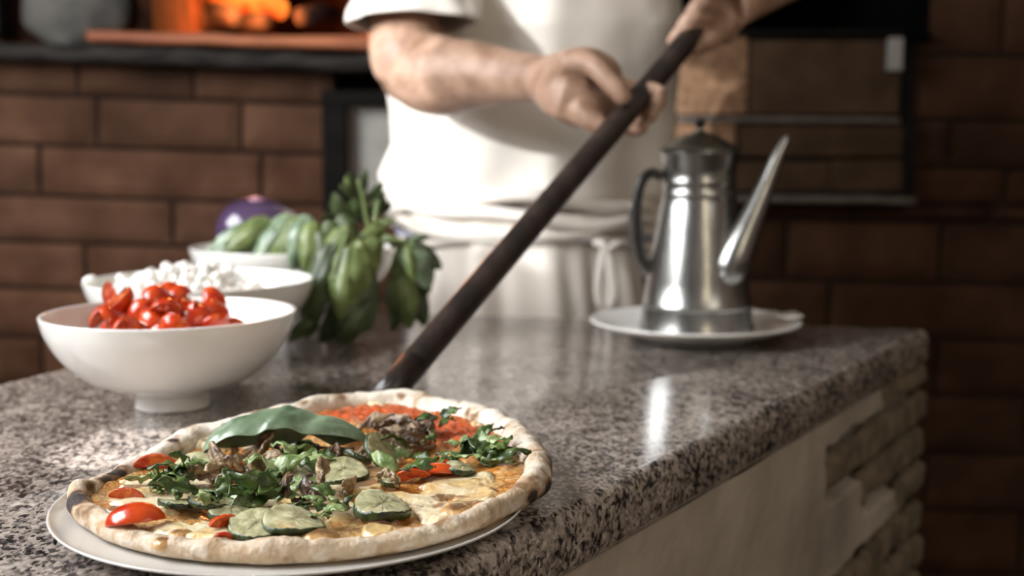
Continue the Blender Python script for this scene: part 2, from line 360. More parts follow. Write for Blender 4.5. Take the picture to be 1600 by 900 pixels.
# ---- the wood-fired oven mouth on the left
ov = empty('pizza_oven', (X_(300), YB, Z_(70)), 'brick oven mouth with a glowing fire inside, behind the bowls', 'oven')
def P(name, vf, m, parent=ov, inv=True, **k):
    v, f = vf; L0 = np.array(parent.location) if parent.type == 'EMPTY' else np.zeros(3)
    return obj(name, np.array(v)-L0, f, m, parent, **k)
def slab(x0, x1, y0, y1, z0, z1, nx=40, dz=-.032, amp=.004, seed=1):
    v = []; f = []; ring = [(y0, z0), (y0, z0*.5+z1*.5), (y0+.006, z1), (y1, z1), (y1, z0)]
    for i in range(nx):
        x = x0+(x1-x0)*i/(nx-1)
        for y, z in ring: v.append((x, y+amp*float(noise(x*14, z*40, seed)), z+dz*(x-x0)+amp*float(noise(x*18, 3, seed))))
    f = grid(nx, len(ring), False, True); n = len(ring); f.append(tuple(range(n))); f.append(tuple((nx-1)*n+i for i in reversed(range(n)))); return v, f
P('hearth_ledge', slab(X_(-200), X_(640), YB-.05, YB+.3, Z_(88), Z_(64)), 'ledge')
P('hearth_sill', slab(X_(150), X_(640), YB-.035, YB+.3, Z_(66), Z_(50), seed=5), 'sill')  # firelight on this strip is put into its orange colour
P('chamber', join(box(X_(-400), X_(225), YB+.05, YB+.09, Z_(70), Z_(-200)), box(X_(225), X_(245), YB+.0, YB+.75, Z_(60), Z_(-200)),
                  box(X_(590), X_(680), YB+.0, YB+.75, Z_(60), Z_(-200)), box(X_(225), X_(680), YB+.75, YB+.8, Z_(60), Z_(-200)), box(X_(-200), X_(680), YB-.0, YB+.8, Z_(-200), Z_(-230))), 'chamber', smooth=False)
P('oven_floor', box(X_(225), X_(640), YB+.0, YB+.75, Z_(64), Z_(56)), 'sill', smooth=False)
P('door_post', box(X_(-10), X_(14), YB-.02, YB+.05, Z_(54), Z_(-200)), 'frame', smooth=False)
v, f = ellipsoid(at(120, 12, YB+.03), (.115, .05, .085), 30, 20)
v = [np.array(p)+.012*(float(noise(p[0]*22, p[1]*22, p[2]*22, 4))-.5) for p in v]
P('ash_heap', (v, f), 'ash', label='grey ash-coated stone left of the fire')
lg = []
for k in range(5):
    a = at(262+k*52, 26+(k % 2)*8, YB+.38+.05*(k % 2)); b_ = a+np.array((.14*math.cos(k*1.3), .10, .012*(k % 3)))
    P('log', tube([a, (a+b_)/2+np.array((0, 0, .004)), b_], [.022, .026, .021], 10), 'wood')
P('ember_bed', (lambda: (lambda X, Y: ([(x, y, Z_(50)+.02*float(noise(x*40, y*40, 0, 3))) for x in X for y in Y], grid(len(X), len(Y))))(np.linspace(X_(245), X_(560), 50), np.linspace(YB+.22, YB+.62, 20)))(), 'ember')
for k in range(9):
    px = [275, 300, 325, 345, 368, 392, 410, 428, 352][k]; h = [.05, .09, .13, .15, .12, .16, .10, .05, .2][k]; a = at(px, 24, YB+.5)
    pts = [a+np.array((.012*math.sin(k+t*4), .01*math.cos(k*2+t*3), h*t)) for t in np.linspace(0, 1, 8)]
    P('flame', tube(pts, [(.026*math.sin(math.pi*min(1, t*.8+.2))+.001) for t in np.linspace(0, 1, 8)], 10), 'flame')
fl = bpy.data.lights.new('fire_light', 'POINT'); fl.energy = 16; fl.color = (1, .30, .08); fl.shadow_soft_size = .06
fo = bpy.data.objects.new('fire_light', fl); COL.objects.link(fo); fo.location = at(380, 12, YB+.33)
# ---- right oven: dark mouth over firebrick blocks in an iron frame
ob = empty('bread_oven', (X_(1270), YB, Z_(310)), 'dark oven mouth above two firebrick blocks, behind the oil pot', 'oven')
Q = lambda *a, **k: P(*a, parent=ob, **k)
Q('firebox', join(box(X_(1000), X_(1020), YB, YB+.6, Z_(60), Z_(-200)), box(X_(1428), X_(1450), YB+.02, YB+.6, Z_(60), Z_(-200)), box(X_(1000), X_(1450), YB+.6, YB+.62, Z_(60), Z_(-200)), box(X_(1000), X_(1450), YB, YB+.6, Z_(62), Z_(52)), box(X_(1000), X_(1450), YB, YB+.6, Z_(-200), Z_(-215))), 'soot', smooth=False)
def blk(px0, px1, py0, py1, y=0, seed=0, m='firebrick', name='firebrick'):
    x0, x1, z0, z1 = X_(px0), X_(px1), Z_(py1), Z_(py0); v, f = box(x0, x1, YB+y, YB+.12, z0, z1)
    return Q(name, (v, f), m, smooth=False, mods=[('BEVEL', dict(width=.006, segments=2)), ])
blk(1060, 1166, 58, 180, -.006, m='firebrick_lit'); blk(1166, 1404, 62, 180); blk(1404, 1432, 58, 190, .015, m='frame', name='iron_post')
blk(1060, 1150, 192, 246, -.004, m='firebrick_lit'); blk(1150, 1414, 194, 246, .003); blk(1060, 1300, 252, 300, .004); blk(1300, 1414, 250, 300, .0)
Q('mortar_line', slab(X_(1060), X_(1404), YB-.008, YB+.05, Z_(192), Z_(183), dz=-.004, amp=.002), 'trim')
Q('iron_frame', join(box(X_(1412), X_(1430), YB+.0, YB+.1, Z_(306), Z_(186)), box(X_(1060), X_(1430), YB-.004, YB+.1, Z_(306), Z_(299)), box(X_(1060), X_(1432), YB+.09, YB+.13, Z_(310), Z_(40))), 'frame', smooth=False)
Q('lower_ledge', slab(X_(1060), X_(1428), YB-.03, YB+.06, Z_(317), Z_(306), dz=-.006, amp=.003), 'trim')
v, f = box(X_(1379), X_(1401), YB-.022, YB+.0, Z_(112), Z_(60)); Q('latch', (v, f), 'tag', smooth=False, mods=[('BEVEL', dict(width=.003, segments=2))])
# ================================================================== COUNTER
ZT = .90; TH = .044
cA = np.array((.5253, 1.5035)); rd = np.array((-.5253, -.827)); rd /= np.linalg.norm(rd)          # far right corner, right edge direction (towards the viewer)
poly = [cA, cA+rd*2.0, np.array((-1.25, -.05)), np.array((-.4929, 1.1525)), np.array((-.2852, 1.6787))]
def rounded(poly, r, k=6):
    out = []; n = len(poly)
    for i in range(n):
        p, a, b = poly[i], poly[i-1], poly[(i+1) % n]; d1 = (a-p)/np.linalg.norm(a-p); d2 = (b-p)/np.linalg.norm(b-p)
        s, e = p+d1*r, p+d2*r
        for t in np.linspace(0, 1, k): out.append((1-t)**2*s+2*t*(1-t)*p+t*t*e)
    return np.array(out)
def inset(pl, d):
    n = len(pl); out = []
    for i in range(n):
        t = pl[(i+1) % n]-pl[i-1]; t /= np.linalg.norm(t); out.append(pl[i]+d*np.array((t[1], -t[0])))
    return np.array(out)
base_pl = rounded(poly, .022)
# polygon runs clockwise seen from above -> inward normal is (t.y,-t.x)
prof = [(0.010, -TH), (.003, -TH+.003), (0, -TH+.009)]+[(0.010*(1-math.cos(a))+.0, -.0125+.0125*math.sin(a)) for a in np.linspace(0, math.pi/2, 7)]
loops = [np.c_[inset(base_pl, d), np.full(len(base_pl), ZT+z)] for d, z in prof]
V = np.vstack(loops); nl = len(base_pl); Fc = grid(len(prof), nl, False, True); Fc.append(tuple(range((len(prof)-1)*nl, len(prof)*nl))); Fc.append(tuple(reversed(range(nl))))
import bmesh
ct = obj('countertop', V, Fc, 'granite'); bm = bmesh.new(); bm.from_mesh(ct.data); bmesh.ops.recalc_face_normals(bm, faces=bm.faces); bm.to_mesh(ct.data); bm.free()
for p in ct.data.polygons:
    if len(p.vertices) > 5: p.use_smooth = False
ct.data.set_sharp_from_angle(angle=math.radians(50)) if hasattr(ct.data, 'set_sharp_from_angle') else None
tag(ct, 'speckled grey-brown polished granite worktop carrying the pizza, bowls and oil pot', 'countertop')
# base: masonry body + plaster skin + exposed bricks on the right-hand face
cb = empty('counter_base', (0, 1.0, 0), 'rough plastered counter base with bare bricks showing at the far corner', 'counter')
INS = .020; nrm2 = np.array((-rd[1], rd[0])); nrm2 = nrm2 if nrm2[0] > 0 else -nrm2
fo0 = cA - nrm2*INS
fo1 = cA - nrm2*.005
def side(px, py):       # pixel -> (s along edge from the far corner, z)
    d = np.array(ray(px, py)); t = np.dot(fo1, nrm2)/np.dot(d[:2], nrm2); p = d*t; return np.dot(p[:2]-fo1, rd), CZ+p[2]
body_pl = inset(np.array([cA, cA+rd*1.9, np.array((-1.15, -.0)), np.array((-.4929, 1.1525)), np.array((-.2852, 1.6787))]), 0)
cen = body_pl.mean(0)
def shrink(p, d):
    n = len(p); o = []
    for i in range(n):
        e1 = p[i]-p[i-1]; e2 = p[(i+1) % n]-p[i]; e1 /= np.linalg.norm(e1); e2 /= np.linalg.norm(e2)
        n1 = np.array((e1[1], -e1[0])); n2 = np.array((e2[1], -e2[0])); b = n1+n2; b /= np.dot(b, n1); o.append(p[i]+d*b)
    return np.array(o)
bi = shrink(body_pl, INS+.016); nb = len(bi); bt = shrink(body_pl, INS)
V = np.vstack([np.c_[bi, np.zeros(nb)], np.c_[bi, np.full(nb, ZT-TH-.001)]]); Fc = grid(2, nb, False, True)+[tuple(range(nb)), tuple(range(nb, 2*nb))]
P('masonry', (V, Fc), 'mortar', parent=cb, smooth=False)
P('edge_shadow_strip', (lambda q: (np.vstack([np.c_[q, np.full(nb, ZT-TH-.006)], np.c_[q, np.full(nb, ZT-TH-.0004)]]), grid(2, nb, False, True)))(shrink(body_pl, .012)), 'edge_shade', parent=cb, smooth=False).name = 'shadow_strip'  # dark strip painted in as the shadow gap below the slab
# exposed bricks: (px0,py_top0,px1,...) given as corner pixels -> s range and z range
BR = []
for (l, rgt, top_l, bot_l) in [(1385, 1452, 617, 643), (1297, 1450, 702, 757), (1355, 1455, 730, 772), (1408, 1462, 757, 805), (1360, 1463, 850, 893), (1277, 1357, 897, 940), (1420, 1465, 870, 905)]:
    s0_, z1_ = side(l, top_l); _, z0_ = side(l, bot_l); s1_, _ = side(rgt, 600); BR.append([max(s1_, -.004), s0_, z0_, z1_])
zc = ZT-TH
pitch = .0475
V = []; Fc = []; r_ = np.random.RandomState(5)
EXP = []      # exposed region per course: s extent of bare brick
ext = [side(1385, 630)[0], side(1299, 730)[0], side(1356, 750)[0], side(1409, 780)[0], .52, .62, .46, .30, .2, .3, .25, .2, .2, .2, .2, .2, .2, .2]
ztop = zc-.004
for c, e in enumerate(ext):
    z1 = ztop-c*pitch+(.014 if c == 0 else .014); z1 = min(z1, zc-.001); z0 = ztop+.014-(c+1)*pitch+.009
    cuts = [0.0]; 
    L_ = e if c in (0, 1, 2, 3) else None
    x = 0
    if c in (0, 1, 2, 3): cuts = [0, e]
    else:
        x = .0; first = [.20, .10][c % 2]
        cuts = [0, first]
        while cuts[-1] < e-.05: cuts.append(min(e, cuts[-1]+.2))
    for a, b in zip(cuts, cuts[1:]): EXP.append((a-(.014+.010*r_.rand()+.0015*c if a == 0 else -.004), b, z0, z1))
def inside_exp(s, z, g=.0):
    m = np.zeros_like(s)
    for a, b, z0, z1 in EXP: m = np.maximum(m, ((s > a-.02) & (s < b+g) & (z > z0-.009-g) & (z < z1+.009+g)).astype(float))
    return m
for n_, (a, b, z0, z1) in enumerate(EXP):
    nx, nz = max(6, int((b-a)/.006)), 10; g = 7
    off = len(V); dd = .004*r_.rand(); tl = (r_.rand()-.5)*.01
    for i in range(nx):
        for k in range(nz):
            u = i/(nx-1); w = k/(nz-1); x = a+(b-a)*u; z = z0+(z1-z0)*w
            e = min(u*(b-a), (1-u)*(b-a), w*(z1-z0), (1-w)*(z1-z0)); ed = .011*math.exp(-e/.0022)
            zz = z+tl*(u-.5)+.006*(float(noise(x*25, c*3, n_))-.5)*(1 if 0 < k < nz-1 else 1.3)
            out = .011+dd-ed+.007*(float(fbm(x*45, z*45, n_, 3))-.5)
            xx = x+.008*(float(noise(z*60, n_, 3))-.5)
            q = fo0+rd*xx+nrm2*out; V.append((q[0], q[1], zz))
    Fc += grid(nx, nz, off=off)
    # far end faces wrap round the corner
    if a < .02:
        o2 = len(V)
        for k in range(nz): p = V[off+k]; q = np.array(p[:2])-nrm2*.10; V.append((q[0], q[1], p[2]))
        for k in range(nz-1): Fc.append((off+k, off+k+1, o2+k+1, o2+k))
P('bare_brickwork', (V, Fc), 'stone', parent=cb)
# plaster skin: grid on the face, sinks behind the bare bricks with a soft ragged lip
ns, nz = 420, 200; s_ = np.linspace(-.01, 1.75, ns); z_ = np.linspace(.25, zc-.001, nz); Sg, Zg = np.meshgrid(s_, z_, indexing='ij')
sw = Sg+.030*(fbm(Sg*14, Zg*14, 0, 3, 2)-.5); zw = Zg+.010*(fbm(Sg*20, Zg*20, 5, 3, 4)-.5)
mask = np.zeros_like(Sg)
for a, b, z0, z1 in EXP:
    dx = np.maximum(sw-b, 0); dz = np.maximum(np.maximum(z0-.010-zw, zw-z1-.004), 0); d = np.sqrt(dx**2+dz**2); mask = np.maximum(mask, 1-sstep(0, .010, d))
und = .010*(fbm(Sg*5, Zg*5, 0, 4, 8)-.5)+.0025*(fbm(Sg*26, Zg*26, 0, 3, 9)-.5)
rg = np.abs(fbm(Sg*7, Zg*9, 1, 4, 31)-.5); und -= .0012*np.exp(-(rg/.006)**2)*sstep(.5, .6, fbm(Sg*3, Zg*3, 2, 2, 77))
thick = .012+und-.024*mask + .006*np.exp(-((mask-.25)/.2)**2)*(mask > .01)
PX = fo0[0]+rd[0]*Sg+nrm2[0]*thick; PY = fo0[1]+rd[1]*Sg+nrm2[1]*thick
pl = P('plaster', (np.c_[PX.ravel(), PY.ravel(), Zg.ravel()], grid(ns, nz)), 'plaster', parent=cb)
# plain plaster on the hidden faces
q = shrink(body_pl, INS+.004); V = np.vstack([np.c_[q, np.zeros(nb)], np.c_[q, np.full(nb, zc-.001)]]); Fc = [f for f in grid(2, nb, False, True)]
Fc = [f for f in Fc if set(f) & {0, nb} != {0, nb} or not (set(f) & {1, nb+1} == {1, nb+1})]
P('back_plaster', (V, Fc), 'plaster', parent=cb, smooth=False)
# ================================================================== PLATE + PIZZA
pc = np.array((-.1322, .7185)); PR = .1405
plate = empty('dinner_plate', (pc[0], pc[1], ZT), 'white porcelain plate under the pizza', 'plate')
pp = smoothprof([(.0001, .003), (.060, .003), (.064, 0), (.069, 0), (.073, .003), (.095, .0035), (.120, .0065), (.1370, .0122), (PR, .0140), (.1396, .0150), (.135, .0118), (.124, .0085), (.108, .0064), (.085, .0060), (.0001, .0060)], 5)
pp[:, 0] = np.clip(pp[:, 0], .0001, None); pp[:, 1] = np.clip(pp[:, 1], 0.0002, None)
obj('dish', *lathe(pp, 160), 'porcelain_d', plate)
v, f = ellipsoid(np.array(on(86, 846, .9125))-np.array((pc[0], pc[1], ZT)), (.0012, .0015, .0022), 8, 6); obj('chip_mark', v, f, 'chip', plate, label='small dark chip in the rim')
OUT = [(103, 800), (107, 775), (165, 735), (240, 690), (300, 661), (345, 655), (400, 643), (470, 626), (540, 616), (600, 613), (640, 613), (700, 622), (770, 640), (815, 663), (842, 690), (858, 722), (864, 752), (858, 778), (840, 791), (800, 809), (740, 829), (660, 849), (560, 863), (450, 870), (370, 870), (280, 864), (200, 848), (142, 826), (112, 805)]
def zrim(py): return ZT+.0130+.0165*sstep(820, 650, py)
pcx, pcy = -.118, .735
oa = []
for (px, py) in OUT:
    p = on(px, py, float(zrim(py))); oa.append((math.atan2(p[1]-pcy, p[0]-pcx), math.hypot(p[0]-pcx, p[1]-pcy)))
oa.sort(); oa = np.array(oa); TA = np.r_[oa[:, 0]-2*np.pi, oa[:, 0], oa[:, 0]+2*np.pi]; TR = np.tile(oa[:, 1], 3)
NT = 720; th = np.linspace(-np.pi, np.pi, NT, endpoint=False); Rth = np.interp(th, TA, TR)
k = np.hanning(25); k /= k.sum(); Rth = np.convolve(np.r_[Rth[-12:], Rth, Rth[:12]], k, 'valid')
ct_, st_ = np.cos(th), np.sin(th)
Rth = Rth*(1+.030*(fbm(ct_*6, st_*6, 0, 4, 5)-.5))
def zbase(x, y):      # underside: lies in the well, climbs over the plate's rim where it overhangs
    rp_ = np.hypot(np.asarray(x, float)-pc[0], np.asarray(y, float)-pc[1]); return ZT+np.interp(rp_, [0, .100, .112, .125, .137, .145, .18, .30], [.0066, .0070, .0080, .0105, .0140, .0160, .0170, .0180])
w_ = .0066*(1+1.0*(fbm(ct_*4, st_*4, 2, 3, 11)-.45)) + .0062*sstep(.75, .92, pcy+Rth*st_)+.0035*sstep(.0, .03, pcx+Rth*ct_)      # half width of the rim
hz = .0058*(1+1.3*(fbm(ct_*6, st_*6, 4, 3, 13)-.4)) + .0035*sstep(.75, .9, pcy+Rth*st_) + .0045*sstep(.0, .03, pcx+Rth*ct_)
NI = 110; rowsP = []; colr = []; 
def dough(x, y, zz, rim):
    n = fbm(x*60, y*60, zz*60, 4, 21); n2 = fbm(x*160, y*160, zz*160, 3, 23)
    fl0 = (sstep(.70, .80, y)*.9+sstep(.0, .02, x)*.5)[..., None].clip(0, 1); c = (np.array((.58, .46, .33))*(1-fl0)+np.array((.84, .78, .68))*fl0)*(.82+.36*n[..., None])  # paler to rear and right: flour, plus brightness put into the dough colour
    t = sstep(.46, .68, n)*.7; c = c*(1-t[..., None])+np.array((.40, .25, .12))*t[..., None]
    fl = sstep(.48, .62, n2)*.35; c = c*(1-fl[..., None])+np.array((.86, .80, .72))*fl[..., None]
    return c
CH = [(118, 778, .011), (108, 795, .007), (187, 736, .010), (172, 742, .007), (306, 664, .012), (322, 660, .008), (846, 712, .008), (853, 735, .011), (848, 762, .009), (835, 708, .006), (842, 722, .007), (212, 846, .0035), (830, 775, .005), (600, 800, .004), (790, 770, .004), (860, 760, .006), (270, 700, .004), (700, 640, .004), (560, 620, .006), (725, 660, .005), (150, 760, .006), (820, 745, .005), (300, 868, .004), (845, 788, .006)]
CHP = [(*on(a, b, ZT+.022)[:2], r*1.05) for a, b, r in CH]
def char(x, y, c, z=ZT+.02):
    d = np.zeros_like(x); nn = fbm(x*170, y*170, z*170, 4, 41)
    for cx, cy, r in CHP:
        q = np.sqrt(((x-cx))**2+((y-cy)*.75)**2+((z-ZT-.021-.010*sstep(.7, .9, cy))*1.1)**2)/r; d = np.maximum(d, 1-sstep(.35, 1.5, q+1.5*(nn-.5)))
    sp = sstep(.57, .74, fbm(x*75, y*75, z*75, 4, 55))*.62; d = np.maximum(d, sp)
    t = np.clip(d*1.6, 0, 1)[..., None]; c = c*(1-t)+np.array((.30, .17, .08))*t
    t = sstep(.45, .95, d)[..., None]; return c*(1-t)+np.array((.035, .025, .02))*t
XX = []; YY = []; ZZ = []
for i in range(NI):
    u = (i/(NI-1))**.9; r = u*(Rth-2*w_)
    x = pcx+r*ct_; y = pcy+r*st_; zb = zbase(x, y)
    z = zb+.0062+.0022*(fbm(x*55, y*55, 0, 3, 2)-.5)
    XX.append(x); YY.append(y); ZZ.append(z)
NA = 34; lump = fbm(ct_*11, st_*11, 7, 3, 71)
for i in range(1, NA+1):
    ph = math.pi*(1-1.5*i/NA); bell = math.sin(max(0, ph)) if ph > 0 else 0
    cph, sph = math.cos(ph), math.sin(ph)
    rad = Rth-w_+w_*cph*(1+.0*lump); x = pcx+rad*ct_; y = pcy+rad*st_; zb = zbase(pcx+(Rth-w_)*ct_, pcy+(Rth-w_)*st_)
    if sph >= 0: z = zb+.0055+(hz)*(sph**.8)*(1+.25*(lump-.5))*(1 if ph < math.pi/2 else 1)
    else: z = zb+.0055+(.0052)*sph
    dn = .0045*(fbm(x*70, y*70, z*90, 3, 61)-.5)*max(0.15, sph); 
    XX.append(x+dn*ct_*cph); YY.append(y+dn*st_*cph); ZZ.append(z+dn)
for u in (.85, .5, .0):
    x = pcx+(Rth-w_)*u*ct_; y = pcy+(Rth-w_)*u*st_; XX.append(x); YY.append(y); ZZ.append(zbase(x, y))
XX, YY, ZZ = map(np.array, (XX, YY, ZZ))
cc = char(XX, YY, dough(XX, YY, ZZ, None), ZZ)
pz = empty('pizza', (pcx, pcy, ZT+.008), 'oval vegetable pizza with puffed charred crust lying on the white plate', 'pizza')
PO = np.array(pz.location)
obj('crust', np.c_[XX.ravel(), YY.ravel(), ZZ.ravel()]-PO, [tuple(reversed(q)) for q in grid(len(XX), NT, False, True)], 'crust', pz, col=cc.reshape(-1, 3))
# --- sauce and cheese layers
NS = 150
def layer(fz, fc, name, m, edge=1.0, lab=None):
    X2, Y2, Z2 = [], [], []
    for i in range(NS):
        u = (i/(NS-1))**.85; r = u*(Rth-2*w_+.006*edge); X2.append(pcx+r*ct_); Y2.append(pcy+r*st_); Z2.append(np.full_like(r, u))
    X2, Y2, U = map(np.array, (X2, Y2, Z2)); z = zbase(X2, Y2)+.0062+fz(X2, Y2, U); c = fc(X2, Y2, U)
    return obj(name, np.c_[X2.ravel(), Y2.ravel(), z.ravel()]-PO, [tuple(reversed(q)) for q in grid(NS, NT, False, True)], m, pz, col=c.reshape(-1, 3), label=lab)
def edge_fall(U): return -.006*sstep(.94, 1.0, U)
rp = on(650, 660, ZT+.03); 
def rearness(X, Y):
    t = .62*X+.78*Y; return sstep(.600, .622, t+.02*(fbm(X*40, Y*40, 0, 3, 99)-.5))
def sz(X, Y, U): return .0022+.0030*(fbm(X*90, Y*90, 0, 4, 81)-.5)+.002*(fbm(X*300, Y*300, 0, 2, 82)-.5)*rearness(X, Y)*1.5+edge_fall(U)
def sc_(X, Y, U):
    n = fbm(X*45, Y*45, 0, 4, 83)[..., None]; n2 = fbm(X*140, Y*140, 0, 3, 84)[..., None]
    red = np.array((.62, .085, .012)); org = np.array((.66, .30, .06)); yel = np.array((.68, .46, .20)); brn = np.array((.33, .13, .03))
    c = org*(1-sstep(.42, .62, n))+yel*sstep(.42, .62, n)
    t = sstep(.56, .7, n2)*.7; c = c*(1-t)+brn*t
    q = (rearness(X, Y))[..., None]*.92; rr_ = red*(.75+.6*n2); c = c*(1-q)+rr_*q
    e = sstep(.86, .97, U)[..., None]*.5; return c*(1-e)+np.array((.55, .30, .10))*e
layer(sz, sc_, 'tomato_sauce', 'sauce')
blobs = [(700, 765, .030), (640, 785, .030), (520, 800, .022), (470, 815, .022), (330, 830, .026), (300, 845, .02), (270, 830, .02), (230, 760, .024), (250, 785, .03), (300, 760, .03), (400, 800, .03), (560, 760, .022), (740, 785, .02), (690, 800, .02), (190, 800, .012), (590, 830, .012), (330, 700, .02), (720, 755, .02), (420, 750, .03), (760, 680, .012), (590, 650, .012), (480, 770, .03), (600, 715, .02)]
BP = [(*on(a, b, ZT+.016)[:2], r) for a, b, r in blobs]
def cm(X, Y, U):
    d = np.zeros_like(X); nn = fbm(X*70, Y*70, 0, 4, 91)
    for cx, cy, r in BP: d = np.maximum(d, 1-sstep(.55, 1.25, np.hypot(X-cx, Y-cy)/r+1.0*(nn-.5)))
    return d
def cz(X, Y, U): return -.0035+.0085*cm(X, Y, U)+.0036*(fbm(X*60, Y*60, 0, 4, 92)-.5)+edge_fall(U)
def cc_(X, Y, U):
    n = fbm(X*60, Y*60, 5, 4, 93)[..., None]; c = np.array((.80, .70, .48))*(1-sstep(.45, .7, n)*.8)+np.array((.72, .48, .18))*sstep(.45, .7, n)*.8
    b = sstep(.58, .72, fbm(X*95, Y*95, 8, 4, 94))[..., None]*.85; c = c*(1-b)+np.array((.22, .09, .03))*b
    e = 1-sstep(.35, .75, cm(X, Y, U))[..., None]; return c*(1-e*.7)+np.array((.66, .36, .10))*e*.7
layer(cz, cc_, 'melted_cheese', 'cheese')
def top(px, py, lift=.0):        # point on the pizza surface seen at a pixel
    z = ZT+.018
    for _ in range(4): p = on(px, py, z); z = float(zbase(p[0], p[1]))+.0105
    return np.array((p[0], p[1], z+lift))
# blisters
for (px, py, r) in [(283, 833, .008), (621, 823, .006), (500, 838, .011), (715, 800, .012), (690, 815, .005), (760, 790, .009), (640, 690, .006), (255, 842, .006)]:
    p = top(px, py, -.003)-PO; v, f = ellipsoid((0, 0, 0), (r, r*.9, r*.62), 28, 16); v = np.array(v); c = np.array((.56, .34, .14))*np.ones((len(v), 3))
    h = v[:, 2]/(r*.62); nn = fbm(v[:, 0]*200, v[:, 1]*200, v[:, 2]*200+px, 3, 5); t = sstep(.75, .98, h+.5*(nn-.5))[:, None]*.85; c = c*(.8+.4*nn[:, None])*(1-t)+np.array((.12, .05, .02))*t
    obj('blister', v*(1+.25*(nn[:, None]-.5))+p, f, 'cheese', pz, col=c)
def wedge_vf(r, ang=1.7, n=14, m=12, squash=1.0, seed=0):
    v = []; mi = []
    for i in range(m+1):
        ph = math.pi*i/m
        for j in range(n):
            t = -ang/2+ang*j/(n-1); v.append((r*math.sin(ph)*math.cos(t), r*math.sin(ph)*math.sin(t)*1.0, r*1.25*squash*math.cos(ph)))
    f = grid(m+1, n); mi = [0]*len(f); k0 = len(v)
    rs = np.random.RandomState(seed); q = [.12, .45, .8]
    for side_, j in ((0, 0), (1, n-1)):
        o = len(v)
        for i in range(m+1):
            for s in q:
                p = np.array(v[i*n+j])*s; p[2] = v[i*n+j][2]*(.25+.75*s) if s < .2 else v[i*n+j][2]*s**.3; nn = np.array((math.sin(j and ang/2 or -ang/2)*-1, math.cos(ang/2)*(1 if side_ else -1), 0)); v.append(p - nn*r*.10*(rs.rand() if s < .7 else .1))
        for i in range(m):
            for k in range(2): f.append((o+i*3+k, o+i*3+k+1, o+(i+1)*3+k+1, o+(i+1)*3+k)); mi.append(1)
            f.append((o+i*3+2, i*n+j, (i+1)*n+j, o+(i+1)*3+2)); mi.append(1)
    a, b = k0, k0+(m+1)*3
    for i in range(m): f.append((a+i*3, b+i*3, b+(i+1)*3, a+(i+1)*3)); mi.append(1)
    return np.array(v), f, mi
def rotm(rx, ry, rz): return np.array((Matrix.Rotation(rz, 3, 'Z') @ Matrix.Rotation(ry, 3, 'Y') @ Matrix.Rotation(rx, 3, 'X')))
def put(name, v, f, m, p, R, parent, **k): return obj(name, (R @ np.array(v).T).T+np.array(p), f, m, parent, **k)
TW = [(243, 729, .0135, 1.5, .3, 1.9, .5), (197, 781, .0105, 1.6, .4, .3, .2), (213, 818, .0165, 1.5, .2, 1.2, -.1), (357, 826, .011, 1.4, .9, .4, 1.1), (685, 744, .014, 1.7, .2, 1.4, .2), (646, 752, .012, 1.5, .6, .3, -.6), (372, 733, .008, 1.6, .3, .9, .2), (381, 787, .008, 1.5, .2, .2, .8), (505, 716, .009, 1.4, 1.4, .3, 1.5), (648, 738, .009, 1.6, .8, .8, .5), (700, 727, .009, 1.6, .3, 1.8, .2), (350, 840, .006, 1.5, .3, .8, .2)]
for i, (px, py, r, ang, rx, ry, rz) in enumerate(TW):
    v, f, mi = wedge_vf(r, ang, seed=i); R = rotm([-.35, -.8, .25, -.3, .1, -.6][i % 6], .2*math.sin(i*2.3), 0) @ rotm(0, 0, 1.57+rz*.6) @ rotm(math.pi/2, 0, 0) @ rotm(0, 0, math.pi/2+.3*(i % 3)-.3)
    vv = (R @ v.T).T; zmin = vv[:, 2].min(); R = np.diag((1, 1, .8)) @ R; put('tomato_wedge', v*.84, f, ['tom', 'tomflesh'], top(px, py)+np.array((0, 0, -zmin*.55-.0015))-PO, R, pz, mi=mi)
def slice_vf(r, t=.004, n=48, bend=.15, seed=0):
    rs = np.random.RandomState(seed); v = []; mi = []; ph = rs.rand()*6
    rad = [0, .3, .6, .85, .965, 1.0, 1.0, .965, .5, 0]; zz = [.5, .5, .45, .5, .5, .3, -.3, -.5, -.5, -.5]
    for a, z in zip(rad, zz):
        for j in range(n):
            th_ = 2*math.pi*j/n; rr_ = r*a*(1+.03*math.sin(3*th_+ph)); x, y = rr_*math.cos(th_), rr_*math.sin(th_)
            v.append((x, y, z*t-bend*x*x/r+.4*bend*y*y/r+.08*t*rs.randn()))
    f = grid(len(rad), n, False, True); mi = [(1 if (4 <= i//n <= 6) else 0) for i in range(len(f))]; return v, f, mi
ZU = [(303, 732, .0135, .10, -.1, .2), (535, 748, .0165, .22, -.05, .3), (597, 806, .0165, .16, .10, .5), (459, 827, .0175, .12, .12, .5), (400, 832, .015, .25, .05, 0), (330, 800, .013, .12, .3, 1), (280, 797, .012, .1, .2, 2), (611, 760, .0062, .25, .2, 0), (395, 828, .013, .1, -.1, 1.5), (470, 750, .013, .2, .1, .5), (360, 808, .012, .15, .1, .4), (598, 728, .0145, .8, .5, .8), (720, 742, .01, .1, .2, .4), (560, 727, .010, .5, .3, 2)]
for i, (px, py, r, rx, ry, rz) in enumerate(ZU):
    v, f, mi = slice_vf(r, .0052 if px == 597 else .0034, seed=i); R = rotm(rx, ry, rz); vv = (R @ np.array(v).T).T
    put('zucchini_slice', v, f, ['zucc', 'zskin'], top(px, py)+np.array((0, 0, -vv[:, 2].min()*.75))-PO, R, pz, mi=mi)
